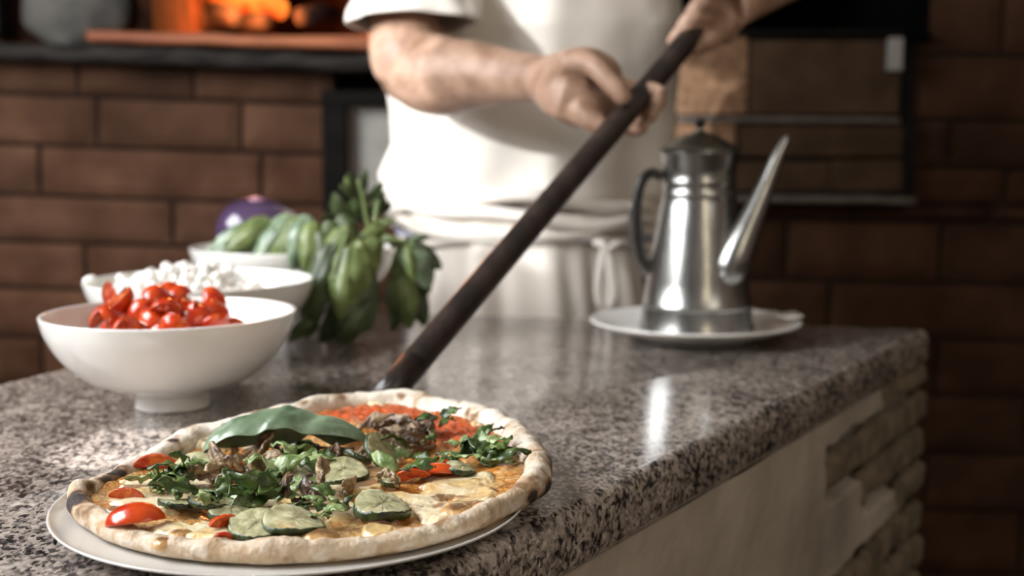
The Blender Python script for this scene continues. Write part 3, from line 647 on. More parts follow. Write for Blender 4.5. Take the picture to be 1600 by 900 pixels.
# mushrooms: thick curled slices
MU = [(345, 752, .030, .012, 0), (420, 730, .030, .012, 0), (500, 775, .028, .011, 1), (330, 770, .024, .010, 0), (570, 700, .03, .012, 0), (365, 722, .034, .013, 0), (618, 676, .036, .015, 1), (645, 678, .034, .014, 1), (590, 693, .034, .013, 0), (540, 780, .034, .010, 0), (600, 705, .034, .012, 1), (372, 728, .024, .012, 0), (400, 735, .020, .010, 0), (355, 757, .022, .010, 1), (415, 752, .026, .011, 0), (350, 772, .022, .009, 1), (440, 745, .02, .01, 1), (575, 690, .030, .012, 1), (600, 680, .028, .012, 1), (640, 688, .030, .012, 1), (655, 700, .026, .012, 1), (615, 700, .028, .012, 0), (560, 716, .022, .010, 0), (545, 712, .020, .009, 1), (515, 776, .030, .010, 0), (550, 770, .024, .012, 0), (580, 768, .020, .010, 0), (490, 783, .022, .009, 1), (590, 660, .018, .008, 1), (470, 700, .024, .01, 1), (500, 728, .02, .009, 1), (380, 715, .018, .008, 0), (520, 700, .022, .009, 1), (630, 710, .024, .010, 1), (585, 672, .014, .007, 0), (335, 745, .018, .008, 1), (455, 800, .02, .008, 1)]
for i, (px, py, L, w, dk) in enumerate(MU):
    L *= 1.2; w *= 1.25
    rs = np.random.RandomState(100+i); a = rs.rand()*6.28; tot = 1.2+2.2*rs.rand() if i else 4.8; nseg = 18; v = []
    R0 = L/tot; p0 = top(px, py, .002); tilt = rs.rand()*.9-.2
    nvv = 7
    for s in range(nseg):
        t = s/(nseg-1); an = a+tot*(t-.5); c = np.array((R0*math.cos(an), R0*math.sin(an), 0)); ww = w*(.55+.45*math.sin(math.pi*t))*(1+.15*math.sin(9*t+i))
        out = np.array((math.cos(an), math.sin(an), 0))
        for q in range(nvv):
            h = (q/(nvv-1))*ww; v.append(c+out*(h*tilt+.0012*math.sin(q*1.7+s))+np.array((0, 0, h*.72+.001*math.sin(s*1.3))))
    put('mushroom_slice', v, grid(nseg, nvv), 'mushd' if dk else 'mush', p0-PO+np.array((0, 0, -.002)), rotm(.35*rs.randn()*.6, .3*rs.randn(), 0), pz, mods=[SOL(.0028), SUB(1)])
# rocket leaves in tufts
RC = [(285, 775, 8, .026, 26), (330, 790, 7, .026, 26), (250, 765, 4, .022, 18), (300, 738, 3, .018, 14), (470, 735, 8, .022, 22), (440, 760, 7, .024, 24), (420, 790, 7, .026, 26), (500, 808, 8, .016, 22), (525, 800, 5, .012, 18), (680, 676, 7, .015, 16), (740, 712, 9, .022, 24), (770, 727, 8, .022, 22), (715, 722, 5, .02, 18), (640, 722, 5, .018, 18), (625, 745, 3, .02, 14), (480, 715, 5, .02, 20), (500, 760, 4, .02, 20), (590, 797, 3, .010, 12), (600, 772, 2, .014, 14), (350, 725, 3, .016, 14), (405, 770, 5, .02, 18), (655, 735, 3, .015, 12), (460, 780, 5, .02, 20)]
nl_ = 0
for ci, (px, py, n, L, spread) in enumerate(RC):
    for q in range(n):
        if nl_ >= 100: break
        nl_ += 1; rs = np.random.RandomState(300+ci*31+q); p = top(px+rs.randn()*spread*.55, py+rs.randn()*spread*.28, .003+.007*rs.rand()); a = rs.rand()*6.28; e = rs.rand()*.7-.2
        l = L*(.75+.6*rs.rand()); d = np.array((math.cos(a)*math.cos(e), math.sin(a)*math.cos(e), math.sin(e)*.8)); p1 = p+d*l; p1[2] = max(p1[2], p[2]-.004)
        nr = np.array((rs.randn()*.5, rs.randn()*.5-.25, 1.0)); v, f = leaf_vf(p, p1, nr, l*(.42+.2*rs.rand()), arch=.22*rs.rand()+.02, cup=.5*rs.rand()-.1, wave=.10, lobes=rs.choice([0, 2, 3, 3]), seed=ci*9+q, nu=22, nv=7, twist=rs.randn()*.9)
        obj('rocket_leaf', np.array(v)-PO, f, ['rocket', 'rocket', 'rocket_l'][(q+ci) % 3], pz, mods=[SOL(.0005)])
# big basil leaf lying on top
bl0 = top(318, 716, .004); bl1 = top(574, 712, .010)
def basil_big():
    nu, nv = 60, 25; v = []
    a = bl0; b = bl1; ax = b-a; L = np.linalg.norm(ax); ax /= L; up = np.array((0, 0, 1.0)); y = np.cross(up, ax)   # y points away from the viewer
    for i in range(nu):
        u = i/(nu-1); w = .0300*(max(0, math.sin(math.pi*min(1, (u**.80)*.985+.015))))**.62
        ridge = .0245*math.sin(math.pi*u**.84)**.62
        for j in range(nv):
            s = 2*j/(nv-1)-1                      # -1 near side
            h = ridge*(1-(.46-.10*math.sin((u-.15)*7))*abs(s)**1.8 if s < 0 else 1-1.0*s**1.3)+.0006*math.cos(s*9)
            crease = -.0018*math.exp(-((s-.15)/.07)**2)*math.sin(math.pi*u)+.0016*math.exp(-((u-.52-.12*s)/.035)**2)-.0025*math.exp(-((u-.70-.10*s)/.06)**2)-.0015*math.exp(-((u-.30-.25*s)/.06)**2)
            vein = .00035*math.sin((u*9+abs(s-.15)*2.6)*2*math.pi/1.55)*math.sin(math.pi*u)*min(1, abs(s-.15)*3)
            wav = .0016*math.sin(u*11+1)*abs(s)**2+.0012*math.sin(u*19+s*2)*s*s
            v.append(a+ax*(L*u)+y*((.022 if s < 0 else .004)*w/.03*s+.006*math.sin(math.pi*u))+up*(h+crease+vein+wav+.001))
    return v, grid(nu, nv)
bs = empty('basil_leaf', tuple(bl0), 'large glossy arched basil leaf lying on the pizza', 'basil leaf')
v, f = basil_big(); obj('blade', np.array(v)-bl0, f, 'basil_top', bs, mods=[SOL(.0006), SUB(1)])
v, f = tube([bl0+np.array((.004, .003, .001)), bl0+np.array((-.002, -.004, 0)), bl0+np.array((-.007, -.012, -.003))], [.0012, .0011, .0013], 8); obj('stalk', np.array(v)-bl0, f, 'stem', bs)
# ================================================================== BOWLS
def bowl(name, c, R, hh, label, group=None, foot=.30, mt='porcelain'):
    e = empty(name, (c[0], c[1], ZT), label, 'bowl', group); fr = R*foot; t = .0042
    o = [(.0001, .003), (fr-.007, .003), (fr-.004, 0), (fr, 0), (fr-.001, .010), (fr-.0005, .0125), (fr*1.25, .0155), (R*.64, hh*.325), (R*.84, hh*.55), (R*.955, hh*.79), (R, hh-.001), (R-.0012, hh+.0012), (R-.0038, hh-.0005), (R*.918, hh*.80), (R*.80, hh*.57), (R*.60, hh*.365), (R*.35, hh*.26), (.0001, hh*.22)]
    p = smoothprof(o, 6); p[:, 0] = np.clip(p[:, 0], .0001, None); p[:, 1] = np.clip(p[:, 1], 0.0002, None)
    obj('dish', *lathe(p, 120), mt, e); return e
b1 = np.array((-.2965, 1.045)); R1 = .1075; h1 = .0815
bowl('serving_bowl', b1, R1, h1, 'white footed bowl in front, filled with chopped tomatoes', 'white bowls')
b2 = np.array((-.333, 1.292)); R2 = .1195; h2 = .0835
bowl('serving_bowl', b2, R2, h2, 'middle white bowl, filled with diced white cheese', 'white bowls')
b3 = np.array((-.278, 1.545)); R3 = .129; h3 = .0985
bowl('serving_bowl', b3, R3, h3, 'rearmost white bowl, holding the aubergine and basil', 'white bowls')
# tomato pieces in the front bowl
rs = np.random.RandomState(12); wm = [wedge_vf(.0145, a, seed=i) for i, a in enumerate((1.6, 3.1, 2.2))]; meshes = []
for i, (v, f, mi) in enumerate(wm):
    e = empty('chopped_tomato', (0, 0, 0), 'chopped cherry tomato piece in the front bowl', 'tomato piece', 'chopped tomatoes in the front bowl')
    o = obj('flesh_and_skin', v, f, ['tom', 'tomcut' if i == 1 else 'tomflesh'], e, mi=mi); e2 = e; meshes.append((e, o))
cnt = 0
def hill(x, y, R, hc, hb): return hb+(hc-hb)*max(0, 1-((x*x+y*y)/(R*R)))
for lay in range(3):
    for q in range(60):
        rr_ = math.sqrt(rs.rand())*(.074-.012*lay); a = rs.rand()*6.28; x, y = rr_*math.cos(a), rr_*math.sin(a)
        if lay == 0 and q > 34: break
        if lay == 1 and q > 22: break
        if lay == 2 and q > 9: break
        x = max(x, -.05) if lay else x; z = [.066, .077, .088][lay]+.005*rs.rand()-.9*max(0, rr_-.045)*(.45 if lay == 0 else .6)+.004*(-x/.07 if lay else 0)
        e, o = meshes[cnt % 3]
        if cnt >= 3:
            e = e.copy(); COL.objects.link(e); o = o.copy(); COL.objects.link(o); o.parent = e
        e.location = (b1[0]+x-.004, b1[1]+y, ZT+z); e.rotation_euler = tuple(rs.rand(3)*6.28); s = .66+.36*rs.rand(); e.scale = (s, s, s); cnt += 1
# diced cheese
def cube_blob(seed):
    v, f = ellipsoid((0, 0, 0), (1, 1, 1), 14, 8); v = np.array(v); v = np.sign(v)*np.abs(v)**.6; v *= np.array((.0066, .0058, .0052))
    v *= 1+.35*(fbm(v[:, 0]*180+seed*7, v[:, 1]*180, v[:, 2]*180, 3, seed)-.5)[:, None]; return v, f
ds = [obj('cheese_dice', *cube_blob(i), 'ricotta') for i in range(3)]
cnt = 0
for lay, (n, rad, z0) in enumerate(((100, .098, .0715), (86, .076, .080), (50, .050, .0878), (14, .028, .0945))):
    for q in range(n):
        rr_ = math.sqrt((q+.5)/n)*rad; a = q*2.4+lay; x, y = rr_*math.cos(a), rr_*math.sin(a); z = z0-.35*max(0, rr_-.06)*(lay == 0)+.004*rs.rand()
        if x > .045 and lay: z -= .008
        o = ds[cnt % 3] if cnt < 3 else ds[cnt % 3].copy()
        if cnt >= 3: COL.objects.link(o)
        tag(o, 'small lump of diced white cheese in the middle bowl', 'cheese', 'diced cheese in the middle bowl')
        o.location = (b2[0]+x-.012, b2[1]+y, ZT+z); o.rotation_euler = tuple(rs.rand(3)*6.28); s = .62+.40*rs.rand(); o.scale = (s*1.1, s, s); cnt += 1
o = ds[0].copy(); COL.objects.link(o); p = at(141, 440, 1.27); o.location = tuple(p); o['label'] = 'lump of white cheese stuck on the left rim of the middle bowl'; del o['group']; o.scale = (1.1, 1.1, 1.3)
# aubergine
ec = at(398, 362, 1.54); eg = empty('aubergine', tuple(ec), 'round glossy purple aubergine in the rearmost bowl', 'aubergine')
v, f = ellipsoid((0, 0, 0), (.056, .05, .043), 40, 24); v = [(p[0]*(1+.12*p[0]/.05), p[1], p[2]) for p in v]; obj('fruit', v, f, 'egg', eg)
v, f = ellipsoid((.004, -.004, .0365), (.014, .017, .0085), 20, 10); obj('painted_highlight', v, f, 'egg_highlight', eg, label='pale pink painted highlight on top')  # pinkish highlight put on the fruit as a pale cap
# ------------------------------------------------------------------ basil
def bunch(name, label, leaves, stems, Yc, seed=0):
    base = at(leaves[0][0], leaves[0][1], Yc); e = empty(name, tuple(base), label, 'basil')
    for i, (x0, y0, x1, y1, dy, w, tl, c) in enumerate(leaves):
        rs = np.random.RandomState(seed+i); p0 = at(x0, y0, Yc+dy+.012); p1 = at(x1, y1, Yc+dy)
        p1[2] = max(p1[2], ZT+.004); L = np.linalg.norm(p1-p0)
        v, f = leaf_vf(p0, p1, (tl, -1, .25), L*w, arch=.10+.06*rs.rand(), cup=.22+.15*rs.rand(), wave=.05, seed=seed+i, nu=20, nv=11, point=.75, twist=rs.randn()*.3)
        v = np.array(v); v[:, 2] = np.maximum(v[:, 2], ZT+.002)
        obj('leaf', v-base, f, ['basil', 'basil_l', 'basil_top'][c], e, mods=[SOL(.0008), SUB(1)])
    for s in stems:
        pts = smoothprof([at(px, py, Yc+dy) for px, py, dy in s], 5); v, f = tube(pts, .0028, 8); obj('stem', np.array(v)-base, f, 'stem', e)
    return e
LV = [(430, 350, 318, 402, -.03, .50, -.2, 2), (420, 340, 345, 398, -.05, .5, -.5, 1), (455, 335, 392, 415, -.06, .6, -.3, 2), (470, 338, 425, 420, -.07, .62, -.2, 1),
      (480, 335, 458, 425, -.08, .5, .1, 2), (490, 345, 480, 432, -.09, .5, .2, 1), (520, 345, 500, 430, -.09, .55, .1, 0), (540, 350, 490, 455, -.11, .45, -.3, 1),
      (560, 375, 520, 480, -.12, .62, -.2, 1), (520, 380, 478, 500, -.12, .5, -.2, 0), (552, 385, 540, 510, -.13, .60, .1, 1), (500, 420, 480, 530, -.11, .5, -.2, 0), (575, 440, 500, 545, -.13, .5, -.2, 0),
      (570, 470, 530, 545, -.14, .7, 0, 0), (560, 400, 575, 520, -.12, .5, .3, 0), (500, 480, 450, 545, -.12, .45, -.3, 0), (585, 370, 560, 460, -.10, .5, .2, 1), (600, 350, 555, 385, -.08, .5, 0, 1),
      (530, 335, 565, 400, -.08, .5, 0, 0), (545, 350, 520, 300, -.05, .6, -.2, 0), (560, 350, 560, 295, -.05, .65, 0, 0), (540, 330, 512, 318, -.04, .8, 0, 0), (580, 340, 600, 300, -.05, .5, .2, 0),
      (560, 310, 540, 275, -.05, .55, -.2, 1), (565, 300, 572, 265, -.05, .45, 0, 0), (560, 305, 530, 290, -.06, .6, -.2, 0), (575, 315, 598, 285, -.05, .5, .3, 0), (590, 335, 612, 318, -.05, .5, .3, 0), (585, 350, 620, 345, -.05, .4, .4, 1),
      (555, 290, 545, 268, -.06, .6, -.2, 0), (600, 330, 590, 300, -.06, .6, .2, 0), (520, 350, 505, 335, -.06, .9, 0, 0), (590, 370, 625, 375, -.08, .35, .3, 1), (500, 360, 515, 440, -.10, .4, 0, 0), (540, 430, 530, 500, -.15, .5, .1, 1)]
ST = [[(590, 385, -.06), (575, 350, -.06), (568, 310, -.06), (560, 280, -.06)], [(560, 390, -.08), (590, 378, -.08), (625, 378, -.07), (650, 385, -.07)], [(585, 350, -.07), (590, 320, -.06), (600, 300, -.05)], [(520, 360, -.09), (560, 380, -.09), (600, 385, -.08)], [(545, 360, -.1), (530, 400, -.12), (520, 440, -.13)]]
bunch('basil_bunch', 'large bunch of green basil spilling over the front of the rearmost bowl', LV, ST, 1.49, 40)
LV2 = [(640, 378, 672, 450, -.06, .72, .3, 2), (645, 380, 690, 420, -.05, .6, .4, 0), (630, 380, 615, 450, -.05, .4, -.2, 1), (625, 420, 640, 516, -.06, .55, 0, 1), (615, 430, 622, 510, -.05, .5, -.2, 0), (640, 430, 665, 510, -.03, .5, .2, 0), (650, 400, 668, 462, -.03, .7, .3, 0), (635, 385, 648, 440, -.08, .4, 0, 1), (630, 378, 672, 368, -.05, .35, .3, 0), (640, 440, 612, 518, -.04, .4, 0, 0)]
bunch('basil_sprig', 'separate basil sprig drooping onto the worktop right of the rearmost bowl', LV2, [[(610, 384, -.05), (630, 378, -.05), (640, 400, -.05), (636, 440, -.04)]], 1.47, 90)
# ================================================================== OIL POT ON A SAUCER
oc = np.array((.2175, 1.432)); sp_ = empty('serving_plate', (oc[0], oc[1], ZT), 'white plate under the metal oil pot', 'plate')
R4 = .1245; pr = smoothprof([(.0001, .004), (.062, .004), (.065, 0), (.070, 0), (.075, .004), (.100, .010), (.120, .0175), (R4, .0205), (R4-.0015, .0222), (.117, .0200), (.098, .0130), (.080, .0092), (.0001, .0088)], 5); pr[:, 0] = np.clip(pr[:, 0], .0001, None); pr[:, 1] = np.clip(pr[:, 1], 0.0002, None)
obj('dish', *lathe(pr, 100), 'porcelain', sp_)
# crumpled napkin bit at the right rim
v = []; 
for i in range(14):
    for j in range(10):
        u, w = i/13-.5, j/9-.5; v.append((oc[0]+.108+u*.030, oc[1]+w*.05, ZT+.0235+.005*float(fbm(u*5, w*5, 0, 3, 3))+.004*abs(u)))
tag(obj('paper_scrap', v, grid(14, 10), 'ricotta', mods=[SOL(.001)]), 'crumpled scrap of white paper on the right rim of the plate', 'paper')
pot = empty('oil_pot', (oc[0]+.002, oc[1], ZT+.0092), 'brushed aluminium oil pot with a long tapering spout', 'oil pot')
bp_ = [(.0001, 0), (.0668, 0), (.0682, .002), (.0672, .006), (.0655, .014), (.0642, .0285), (.0650, .030), (.0650, .0325), (.0636, .0345), (.0600, .060), (.0555, .090), (.0505, .120), (.0455, .148), (.0432, .156), (.0440, .158), (.0440, .161), (.0428, .163), (.0425, .172), (.0436, .174), (.0436, .176), (.0428, .178), (.0430, .190), (.0440, .1925), (.0452, .206), (.0462, .2085), (.0462, .2105), (.0440, .2115), (.0001, .2110)]
obj('body', *lathe(bp_, 96), 'alu', pot, mods=[('BEVEL', dict(width=.0006, segments=2, limit_method='ANGLE'))])
ld = smoothprof([(.0470, .2112), (.0478, .2125), (.0470, .2140), (.0420, .2160), (.0330, .2215), (.0235, .2275), (.0150, .2310), (.0085, .2325), (.0055, .2345), (.0048, .2375)], 4)
obj('lid', *lathe(np.vstack([(.0001, .2112), ld, (.0001, .2378)]), 72), 'alu_d', pot)
kn = smoothprof([(.0036, .2370), (.0040, .2395), (.0068, .2425), (.0072, .2455), (.0048, .2482), (.0001, .249)], 4); kn[:, 0] = np.clip(kn[:, 0], .0001, None)
obj('lid_knob', *lathe(kn, 24), 'black', pot, label='black lid knob')
PL = np.array(pot.location)
sb = at(1137, 428, oc[1]-.045)-PL; stp = at(1230, 211, oc[1]-.03)-PL
pts = [sb+np.array((-.004, .010, -.012)), sb+np.array((-.001, .0, -.004)), sb*.86+stp*.14, sb*.7+stp*.3, sb*.5+stp*.5, sb*.3+stp*.7, sb*.14+stp*.86+np.array((-.001, 0, 0)), stp*.95+sb*.05+np.array((.001, 0, 0)), stp]
v, f = tube(pts, [.009, .0200, .0205, .0172, .0130, .0094, .0068, .0052, .0028], 28, up=(0, 1, 0)); obj('spout', v, f, 'alu', pot, mods=[SUB(1)])
hp = smoothprof([np.array(at(a, b, oc[1]-.0))-PL for a, b in [(1034, 276), (1018, 270), (1003, 283), (996, 312), (995, 345), (998, 380), (1004, 405), (1016, 418)]], 6)
v, f = tube(hp, [(.0058, .0042)]*len(hp), 14, up=(0, 1, 0)); obj('handle', v, f, 'black', pot, label='black curved handle')
hp2 = smoothprof([np.array(at(a, b, oc[1]-.0))-PL for a, b in [(992, 318), (990, 350), (993, 385), (1000, 410), (1014, 424)]], 6)
v, f = tube(hp2, [(.0065, .0012)]*len(hp2), 10, up=(0, 1, 0)); obj('handle_strap', v, f, 'alu', pot, label='thin metal strap behind the handle')
# ================================================================== PIZZA PEEL
pa = np.array(on(597, 627, ZT+.022)); pb = at(1092, 42, 1.47); pdv = (pb-pa)/np.linalg.norm(pb-pa); pe = pb+pdv*.62
peel = empty('pizza_peel', tuple(pa), 'long dark wooden pizza peel slanting from the pizza up to the hands', 'pizza peel')
nseg = 60; pts = [pa+(pe-pa)*t for t in np.linspace(0, 1, nseg)]
v, f = tube(pts, [(.0112+.0042*t**2, .0100+.0030*t**2) for t in np.linspace(0, 1, nseg)], 20, up=(0, 1, 0)); v = np.array(v)
for i in range(nseg):
    for j in range(20):
        c = pts[i]; d = v[i*20+j]-c; a = 2*math.pi*j/20; v[i*20+j] = c+d*(1+.10*abs(math.cos(2*a))-.05*(j in (5, 15)))
obj('shaft', v-pa, f, 'pole', peel)
bcn = np.array((pa[0]-.004, pa[1]-.052, ZT+.0006)); th_ = np.linspace(0, 2*np.pi, 48, endpoint=False)
v = [(bcn[0]+.046*math.cos(t), bcn[1]+.046*math.sin(t), bcn[2]+dz) for dz in (0, .0012) for t in th_]; f = grid(2, 48, False, True)+[tuple(range(48)), tuple(reversed(range(48, 96)))]
obj('blade', np.array(v)-pa, f, 'steel', peel, smooth=False)
v, f = tube([bcn+np.array((0, .02, .0030)), bcn+np.array((.002, .044, .005)), pa+pdv*.004, pa+pdv*.05], [(.011, .0014), (.010, .003), (.0115, .010), (.0128, .0115)], 16, up=(0, 1, 0)); obj('socket', np.array(v)-pa, f, 'pole', peel)
# ================================================================== PERSON
per = empty('person', (.03, 1.86, 0), 'person in white shirt and apron gripping the pizza peel with both hands', 'person')
PP = np.array(per.location)
def pole_px(px):      # point of the peel shaft that is seen at image column px
    best = None
    for t in np.linspace(0, 1, 800):
        q = pa+(pe-pa)*t; d = q-np.array((0, 0, CZ)); dep = d[1]*cP-d[2]*sP; u = 800+F*q[0]/dep
        if best is None or abs(u-px) < best[0]: best = (abs(u-px), q)
    return best[1]
parts = []
T = lambda pts, rad, n=20, up=(0, 1, 0): parts.append(tube(smoothprof(pts, 4), list(np.repeat(0, 0)) or [tuple(r) for r in smoothprof([(a, a) if np.isscalar(a) else a for a in rad], 4)], n, up=up))
cx, cy = .030, 1.865
# torso, neck, pelvis, legs
T([(cx, cy, .86), (cx, cy, .96), (cx, cy, 1.06), (cx, cy, 1.20), (cx, cy+.01, 1.34), (cx, cy+.015, 1.44), (cx, cy+.02, 1.49)], [(.165, .115), (.17, .12), (.165, .115), (.18, .115), (.195, .12), (.17, .10), (.08, .07)], 28, up=(0, 1, 0))
T([(cx, cy+.02, 1.46), (cx, cy+.01, 1.53), (cx, cy, 1.58)], [.06, .055, .055])
HC = np.array((cx, cy-.01, 1.66)); parts.append(ellipsoid(HC, (.076, .095, .112), 28, 20)); parts.append(ellipsoid(HC+(0, -.03, -.06), (.055, .062, .05), 20, 14))
parts.append(ellipsoid(HC+(0, -.100, -.01), (.012, .018, .025), 12, 8)); parts.append(ellipsoid(HC+(0, -.084, -.052), (.024, .012, .008), 12, 8))
for s in (-1, 1):
    parts.append(ellipsoid(HC+(s*.077, .005, -.005), (.008, .018, .03), 10, 8))
    T([(cx+s*.09, cy, .90), (cx+s*.10, cy-.005, .70), (cx+s*.105, cy, .50), (cx+s*.108, cy+.01, .30), (cx+s*.11, cy+.02, .10), (cx+s*.11, cy+.02, .07)], [.095, .088, .065, .058, .042, .04])
    T([(cx+s*.11, cy+.05, .045), (cx+s*.112, cy-.05, .04), (cx+s*.118, cy-.16, .03)], [.038, .042, .03])
# right arm (left in the picture)
sh = np.array((cx-.185, cy+.01, 1.435)); el = at(642, 112, 1.66); wr = at(852, 124, 1.475)
T([sh, (sh+el)/2+(-.004, 0, .01), el+(-.004, .004, .022), el], [.056, .054, .052, .044])
d = (wr-el)
T([el-d*.10+(0, 0, -.004), el+d*.08, el+d*.28+(0, 0, -.004), el+d*.52, el+d*.78, wr], [.036, (.052, .050), (.052, .049), (.043, .040), (.033, .029), (.029, .027)])
# right hand: palm behind the shaft, thumb in front on the left, four fingers passing behind and showing on the right
def pt(px, py, Y): return at(px, py, Y)
hp_ = pole_px(985); YH = hp_[1]
T([wr, pt(885, 128, YH+.035), pt(925, 142, YH+.034), pt(950, 155, YH+.036)], [(.029, .024), (.042, .019), (.045, .017), (.036, .014)], up=(0, 1, 0))
parts.append(ellipsoid(pt(915, 170, YH+.022), (.024, .017, .022), 14, 10)); parts.append(ellipsoid(pt(905, 108, YH+.022), (.026, .017, .018), 14, 10))
FG = [[(950, 128, .038), (990, 138, .034), (1020, 140, .022), (1037, 146, .004)], [(952, 148, .040), (995, 160, .034), (1022, 162, .020), (1034, 160, .003)],
      [(950, 168, .040), (990, 182, .032), (1012, 184, .018), (1022, 178, .002)], [(945, 186, .038), (975, 200, .030), (996, 204, .016), (1008, 198, .004)]]
for i, fg in enumerate(FG):
    T([pt(a, b, YH+c) for a, b, c in fg], [[.0098, .0092, .0086, .0070], [.0100, .0095, .0088, .0072], [.0096, .009, .0083, .0068], [.0088, .0080, .0074, .0060]][i], 12)
T([pt(885, 100, YH+.02), pt(922, 100, YH+.006), pt(950, 124, YH-.008), pt(972, 150, YH-.016), pt(982, 160, YH-.016)], [.016, .0125, .0115, .0105, .0075], 12)
T([pt(905, 168, YH+.018), pt(925, 188, YH+.010), pt(945, 200, YH+.004), pt(958, 204, YH+.004)], [.014, .013, .0105, .008], 12)
# left hand (upper right): fist around the shaft, forearm going up and right
hq = pole_px(1092); Y2_ = hq[1]
sh2 = np.array((cx+.185, cy+.01, 1.435)); el2 = hq+np.array((.20, .12, .13)); wr2 = pt(1142, 10, Y2_+.012)
T([sh2, (sh2+el2)/2+(.03, 0, .01), el2], [.056, .05, .044]); d = wr2-el2
T([el2, el2+d*.3, el2+d*.7, wr2], [.042, (.045, .044), (.034, .032), (.028, .026)])
T([wr2, pt(1122, 24, Y2_+.016), pt(1105, 40, Y2_+.020)], [(.028, .024), (.036, .022), (.034, .018)])
for i, (ox, oy) in enumerate([(30, -42), (16, -20), (2, 2), (-12, 24)]):
    q = hq; T([pt(1118+ox*.8, 36+oy, Y2_+.018), pt(1096+ox, 26+oy, Y2_-.012), pt(1074+ox, 30+oy, Y2_-.020), pt(1062+ox, 44+oy, Y2_-.006)], [.010, .0105, .0100, .0085], 12)
T([pt(1120, 50, Y2_+.01), pt(1104, 66, Y2_-.010), pt(1086, 74, Y2_-.020), pt(1072, 72, Y2_-.021)], [.014, .0115, .0105, .008], 12)
v, f = join(*parts)
body = obj('body', np.array(v)-PP, f, 'skin', per, mods=[('REMESH', dict(mode='VOXEL', voxel_size=.0034, use_smooth_shade=True)), ('SMOOTH', dict(factor=.5, iterations=3))])
for s in (-1, 1):
    v, f = ellipsoid(HC+(s*.029, -.088, .008)-PP, (.011, .008, .008), 14, 10); obj('eye', v, f, 'porcelain', per)
v, f = ellipsoid((0, 0, 0), (.084, .103, .12), 32, 20); v = np.array([p for p in v]); v[:, 1] = np.where((v[:, 1] < -.0) & (v[:, 2] < .055), v[:, 1]*.2+.01, v[:, 1]); v[:, 2] = np.maximum(v[:, 2], -.06); obj('hair', v+HC+(0, .006, .012)-PP, f, 'hair', per)
# trousers and shoes
lp = []
for s in (-1, 1):
    lp.append(tube([(cx+s*.088, cy, .93), (cx+s*.098, cy, .70), (cx+s*.105, cy, .50), (cx+s*.11, cy+.01, .30), (cx+s*.11, cy+.015, .07)], [.108, .105, .086, .080, .075], 24, up=(0, 1, 0)))
    v, f = join(tube([(cx+s*.11, cy+.08, .05), (cx+s*.11, cy+.03, .055), (cx+s*.113, cy-.07, .045), (cx+s*.118, cy-.17, .034), (cx+s*.12, cy-.205, .028)], [(.036, .036), (.046, .05), (.05, .043), (.047, .032), (.02, .016)], 18, up=(0, 0, 1))); obj('shoe', np.array(v)-PP, f, 'black', per)
v, f = join(*lp); obj('trousers', np.array(v)-PP, f, 'trousers', per)
# shirt: one cloth surface round the torso with drag folds, short sleeves
def cloth_tube(secs, n=120, m=90, fold=None, seed=0):
    """secs: (z, cx, cy, rx, ry)"""
    S_ = np.array(secs); zz = np.linspace(S_[0, 0], S_[-1, 0], m); v = []
    for z in zz:
        a, b, rx, ry = [np.interp(z, S_[:, 0], S_[:, k]) for k in (1, 2, 3, 4)]
        for j in range(n):
            t = 2*math.pi*j/n; e = 2/2.35; c, s = math.cos(t), math.sin(t)
            x = rx*math.copysign(abs(c)**e, c); y = ry*math.copysign(abs(s)**e, s); r = 1+(fold(t, z) if fold else 0); v.append((a+x*r, b+y*r, z))
    return v, grid(m, n, False, True)
def sfold(t, z):
    x = math.cos(t); lo = max(0, 1-abs(z-1.06)/.14)
    a = .045*lo*math.sin(t*7+z*38+2*math.sin(z*20)); b = .020*math.sin(t*5+z*11+x*3)*(1 if z < 1.35 else .4)
    c = .03*math.exp(-((x+.25-(z-1.1)*.9)/.10)**2)*(z < 1.3)+.024*math.exp(-((x+.55-(z-1.1)*1.4)/.09)**2)-.028*math.exp(-((x-.02-(z-1.12)*1.1)/.12)**2)
    return a+b+c+.012*(float(noise(x*9, z*40, math.sin(t)*9, 3))-.5)
v, f = cloth_tube([(1.035, cx-.008, cy, .195, .128), (1.055, cx-.008, cy, .208, .142), (1.085, cx-.010, cy, .214, .142), (1.13, cx, cy, .206, .138), (1.20, cx+.002, cy, .214, .136), (1.30, cx+.004, cy, .226, .138), (1.38, cx, cy+.004, .222, .134), (1.44, cx, cy+.01, .19, .115), (1.475, cx, cy+.015, .13, .092), (1.50, cx, cy+.02, .075, .07)], fold=sfold, m=120)
# sleeves
def sleeve(a, b, r0, r1, n=40, m=26, seed=0, upv=(0, 1, 0)):
    pts = [np.array(a)+(np.array(b)-np.array(a))*t for t in np.linspace(0, 1, m)]
    vv, ff = tube(pts, [r0+(r1-r0)*t for t in np.linspace(0, 1, m)], n, caps=False, up=upv); vv = np.array(vv)
    for i in range(m):
        c = pts[i]
        t_ = (i/(m-1))**1.5
        for j in range(n): vv[i*n+j][2] = c[2]+(vv[i*n+j][2]-c[2])*(1-.85*t_)
        for j in range(n): q = vv[i*n+j].copy(); vv[i*n+j] = c+(q-c)*(1+.05*math.sin(j*.6+i*.35+seed)+.03*math.sin(j*1.3-i*.5))
    return vv, ff
hem = at(644, 36, 1.655)
s1v, s1f = sleeve(sh+np.array((.03, 0, .012)), hem, .080, .086, seed=1)
s2v, s2f = sleeve(sh2+np.array((-.03, 0, .012)), sh2*.45+el2*.55+np.array((.015, 0, .004)), .078, .080, seed=2)
v, f = join((v, f), (s1v, s1f), (s2v, s2f))
obj('shirt', np.array(v)-PP, f, 'shirt', per, mods=[SOL(.002)], label='white short-sleeved shirt')
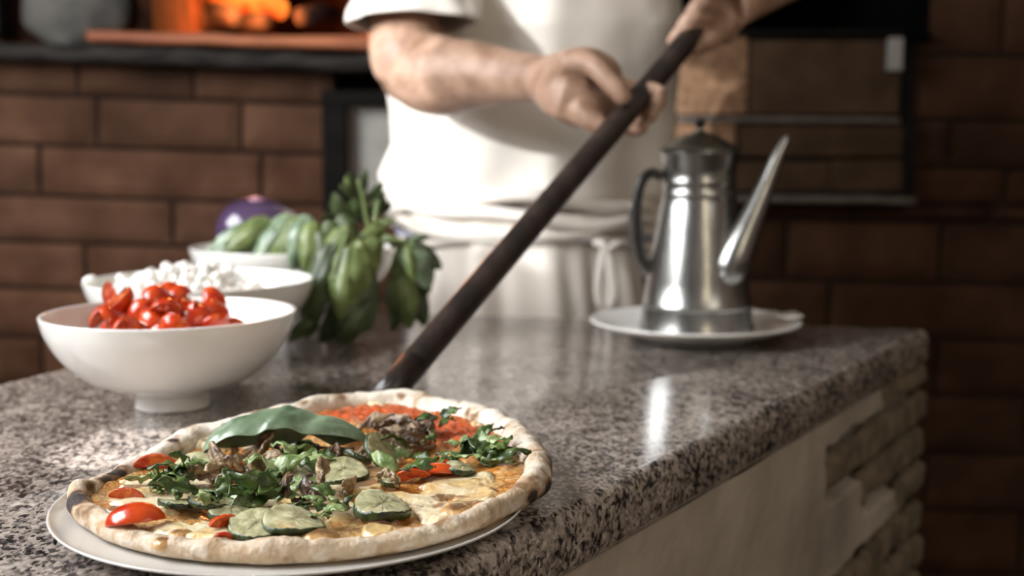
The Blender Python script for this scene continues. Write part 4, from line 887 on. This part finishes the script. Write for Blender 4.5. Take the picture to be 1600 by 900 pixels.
def afold(t, z):
    k_ = min(1, max(0, (1.03-z)/.10)); return (.022*math.sin(t*13+math.sin(t*3)*2)+.012*math.sin(t*29+z*6))*(.35+k_)+.010*math.sin(z*55+t*4)*(1-k_*.6)
v, f = cloth_tube([(.42, cx, cy, .235, .175), (.70, cx, cy, .215, .160), (.86, cx, cy, .195, .148), (.96, cx-.005, cy, .186, .140), (1.03, cx-.006, cy, .188, .138)], fold=afold, n=180, m=70)
apr = obj('apron', np.array(v)-PP, f, 'apron', per, mods=[SOL(.0022)], label='white apron tied at the waist')
# rolled waistband: several overlapping bands
for k, (z, rr_, th2, mm) in enumerate([(1.048, .196, .013, 'apron'), (1.026, .203, .012, 'apron'), (1.005, .199, .011, 'apron'), (.990, .195, .008, 'apron'), (.9975, .2025, .0022, 'blue')]):
    pts = []
    for t in np.linspace(0, 2*np.pi, 140): pts.append((cx-.006+rr_*math.copysign(abs(math.cos(t))**.85, math.cos(t))*(1+.01*math.sin(t*4+k)), cy+(rr_*.735)*math.copysign(abs(math.sin(t))**.85, math.sin(t)), z+.006*math.sin(t*3+k*2)+.004*math.sin(t*7+k)-.02*math.cos(t)*(.5 if k < 2 else .2)))
    v, f = tube(pts, [(th2*(1+.25*math.sin(i*.37+k)), th2*.8) for i in range(140)], 10, caps=False, up=(0, 0, 1)); obj('apron_string' if mm == 'blue' else 'waistband_fold', np.array(v)-PP, f, mm, apr, **({'label': 'blue cord round the waistband'} if mm == 'blue' else {}))
kx = at(945, 385, cy-.155)
v, f = tube(smoothprof([kx+(-.012, .01, .004), kx+(-.004, -.002, .004), kx+(.004, -.004, -.004), kx+(.016, -.002, .003), kx+(.03, .01, .002)], 5), .0055, 10); obj('apron_knot', np.array(v)-PP, f, 'shirt', apr)
for dx, ln, wd in ((-.006, .085, .006), (.008, .088, .0075)):
    v, f = tube(smoothprof([kx+(0, -.003, 0), kx+(dx, -.008, -.03), kx+(dx*1.6, -.010, -ln*.75), kx+(dx*.6, -.010, -ln)], 5), [(wd, .0022)]*16, 10, up=(0, 1, 0)); obj('apron_tie', np.array(v)-PP, f, 'shirt', apr)
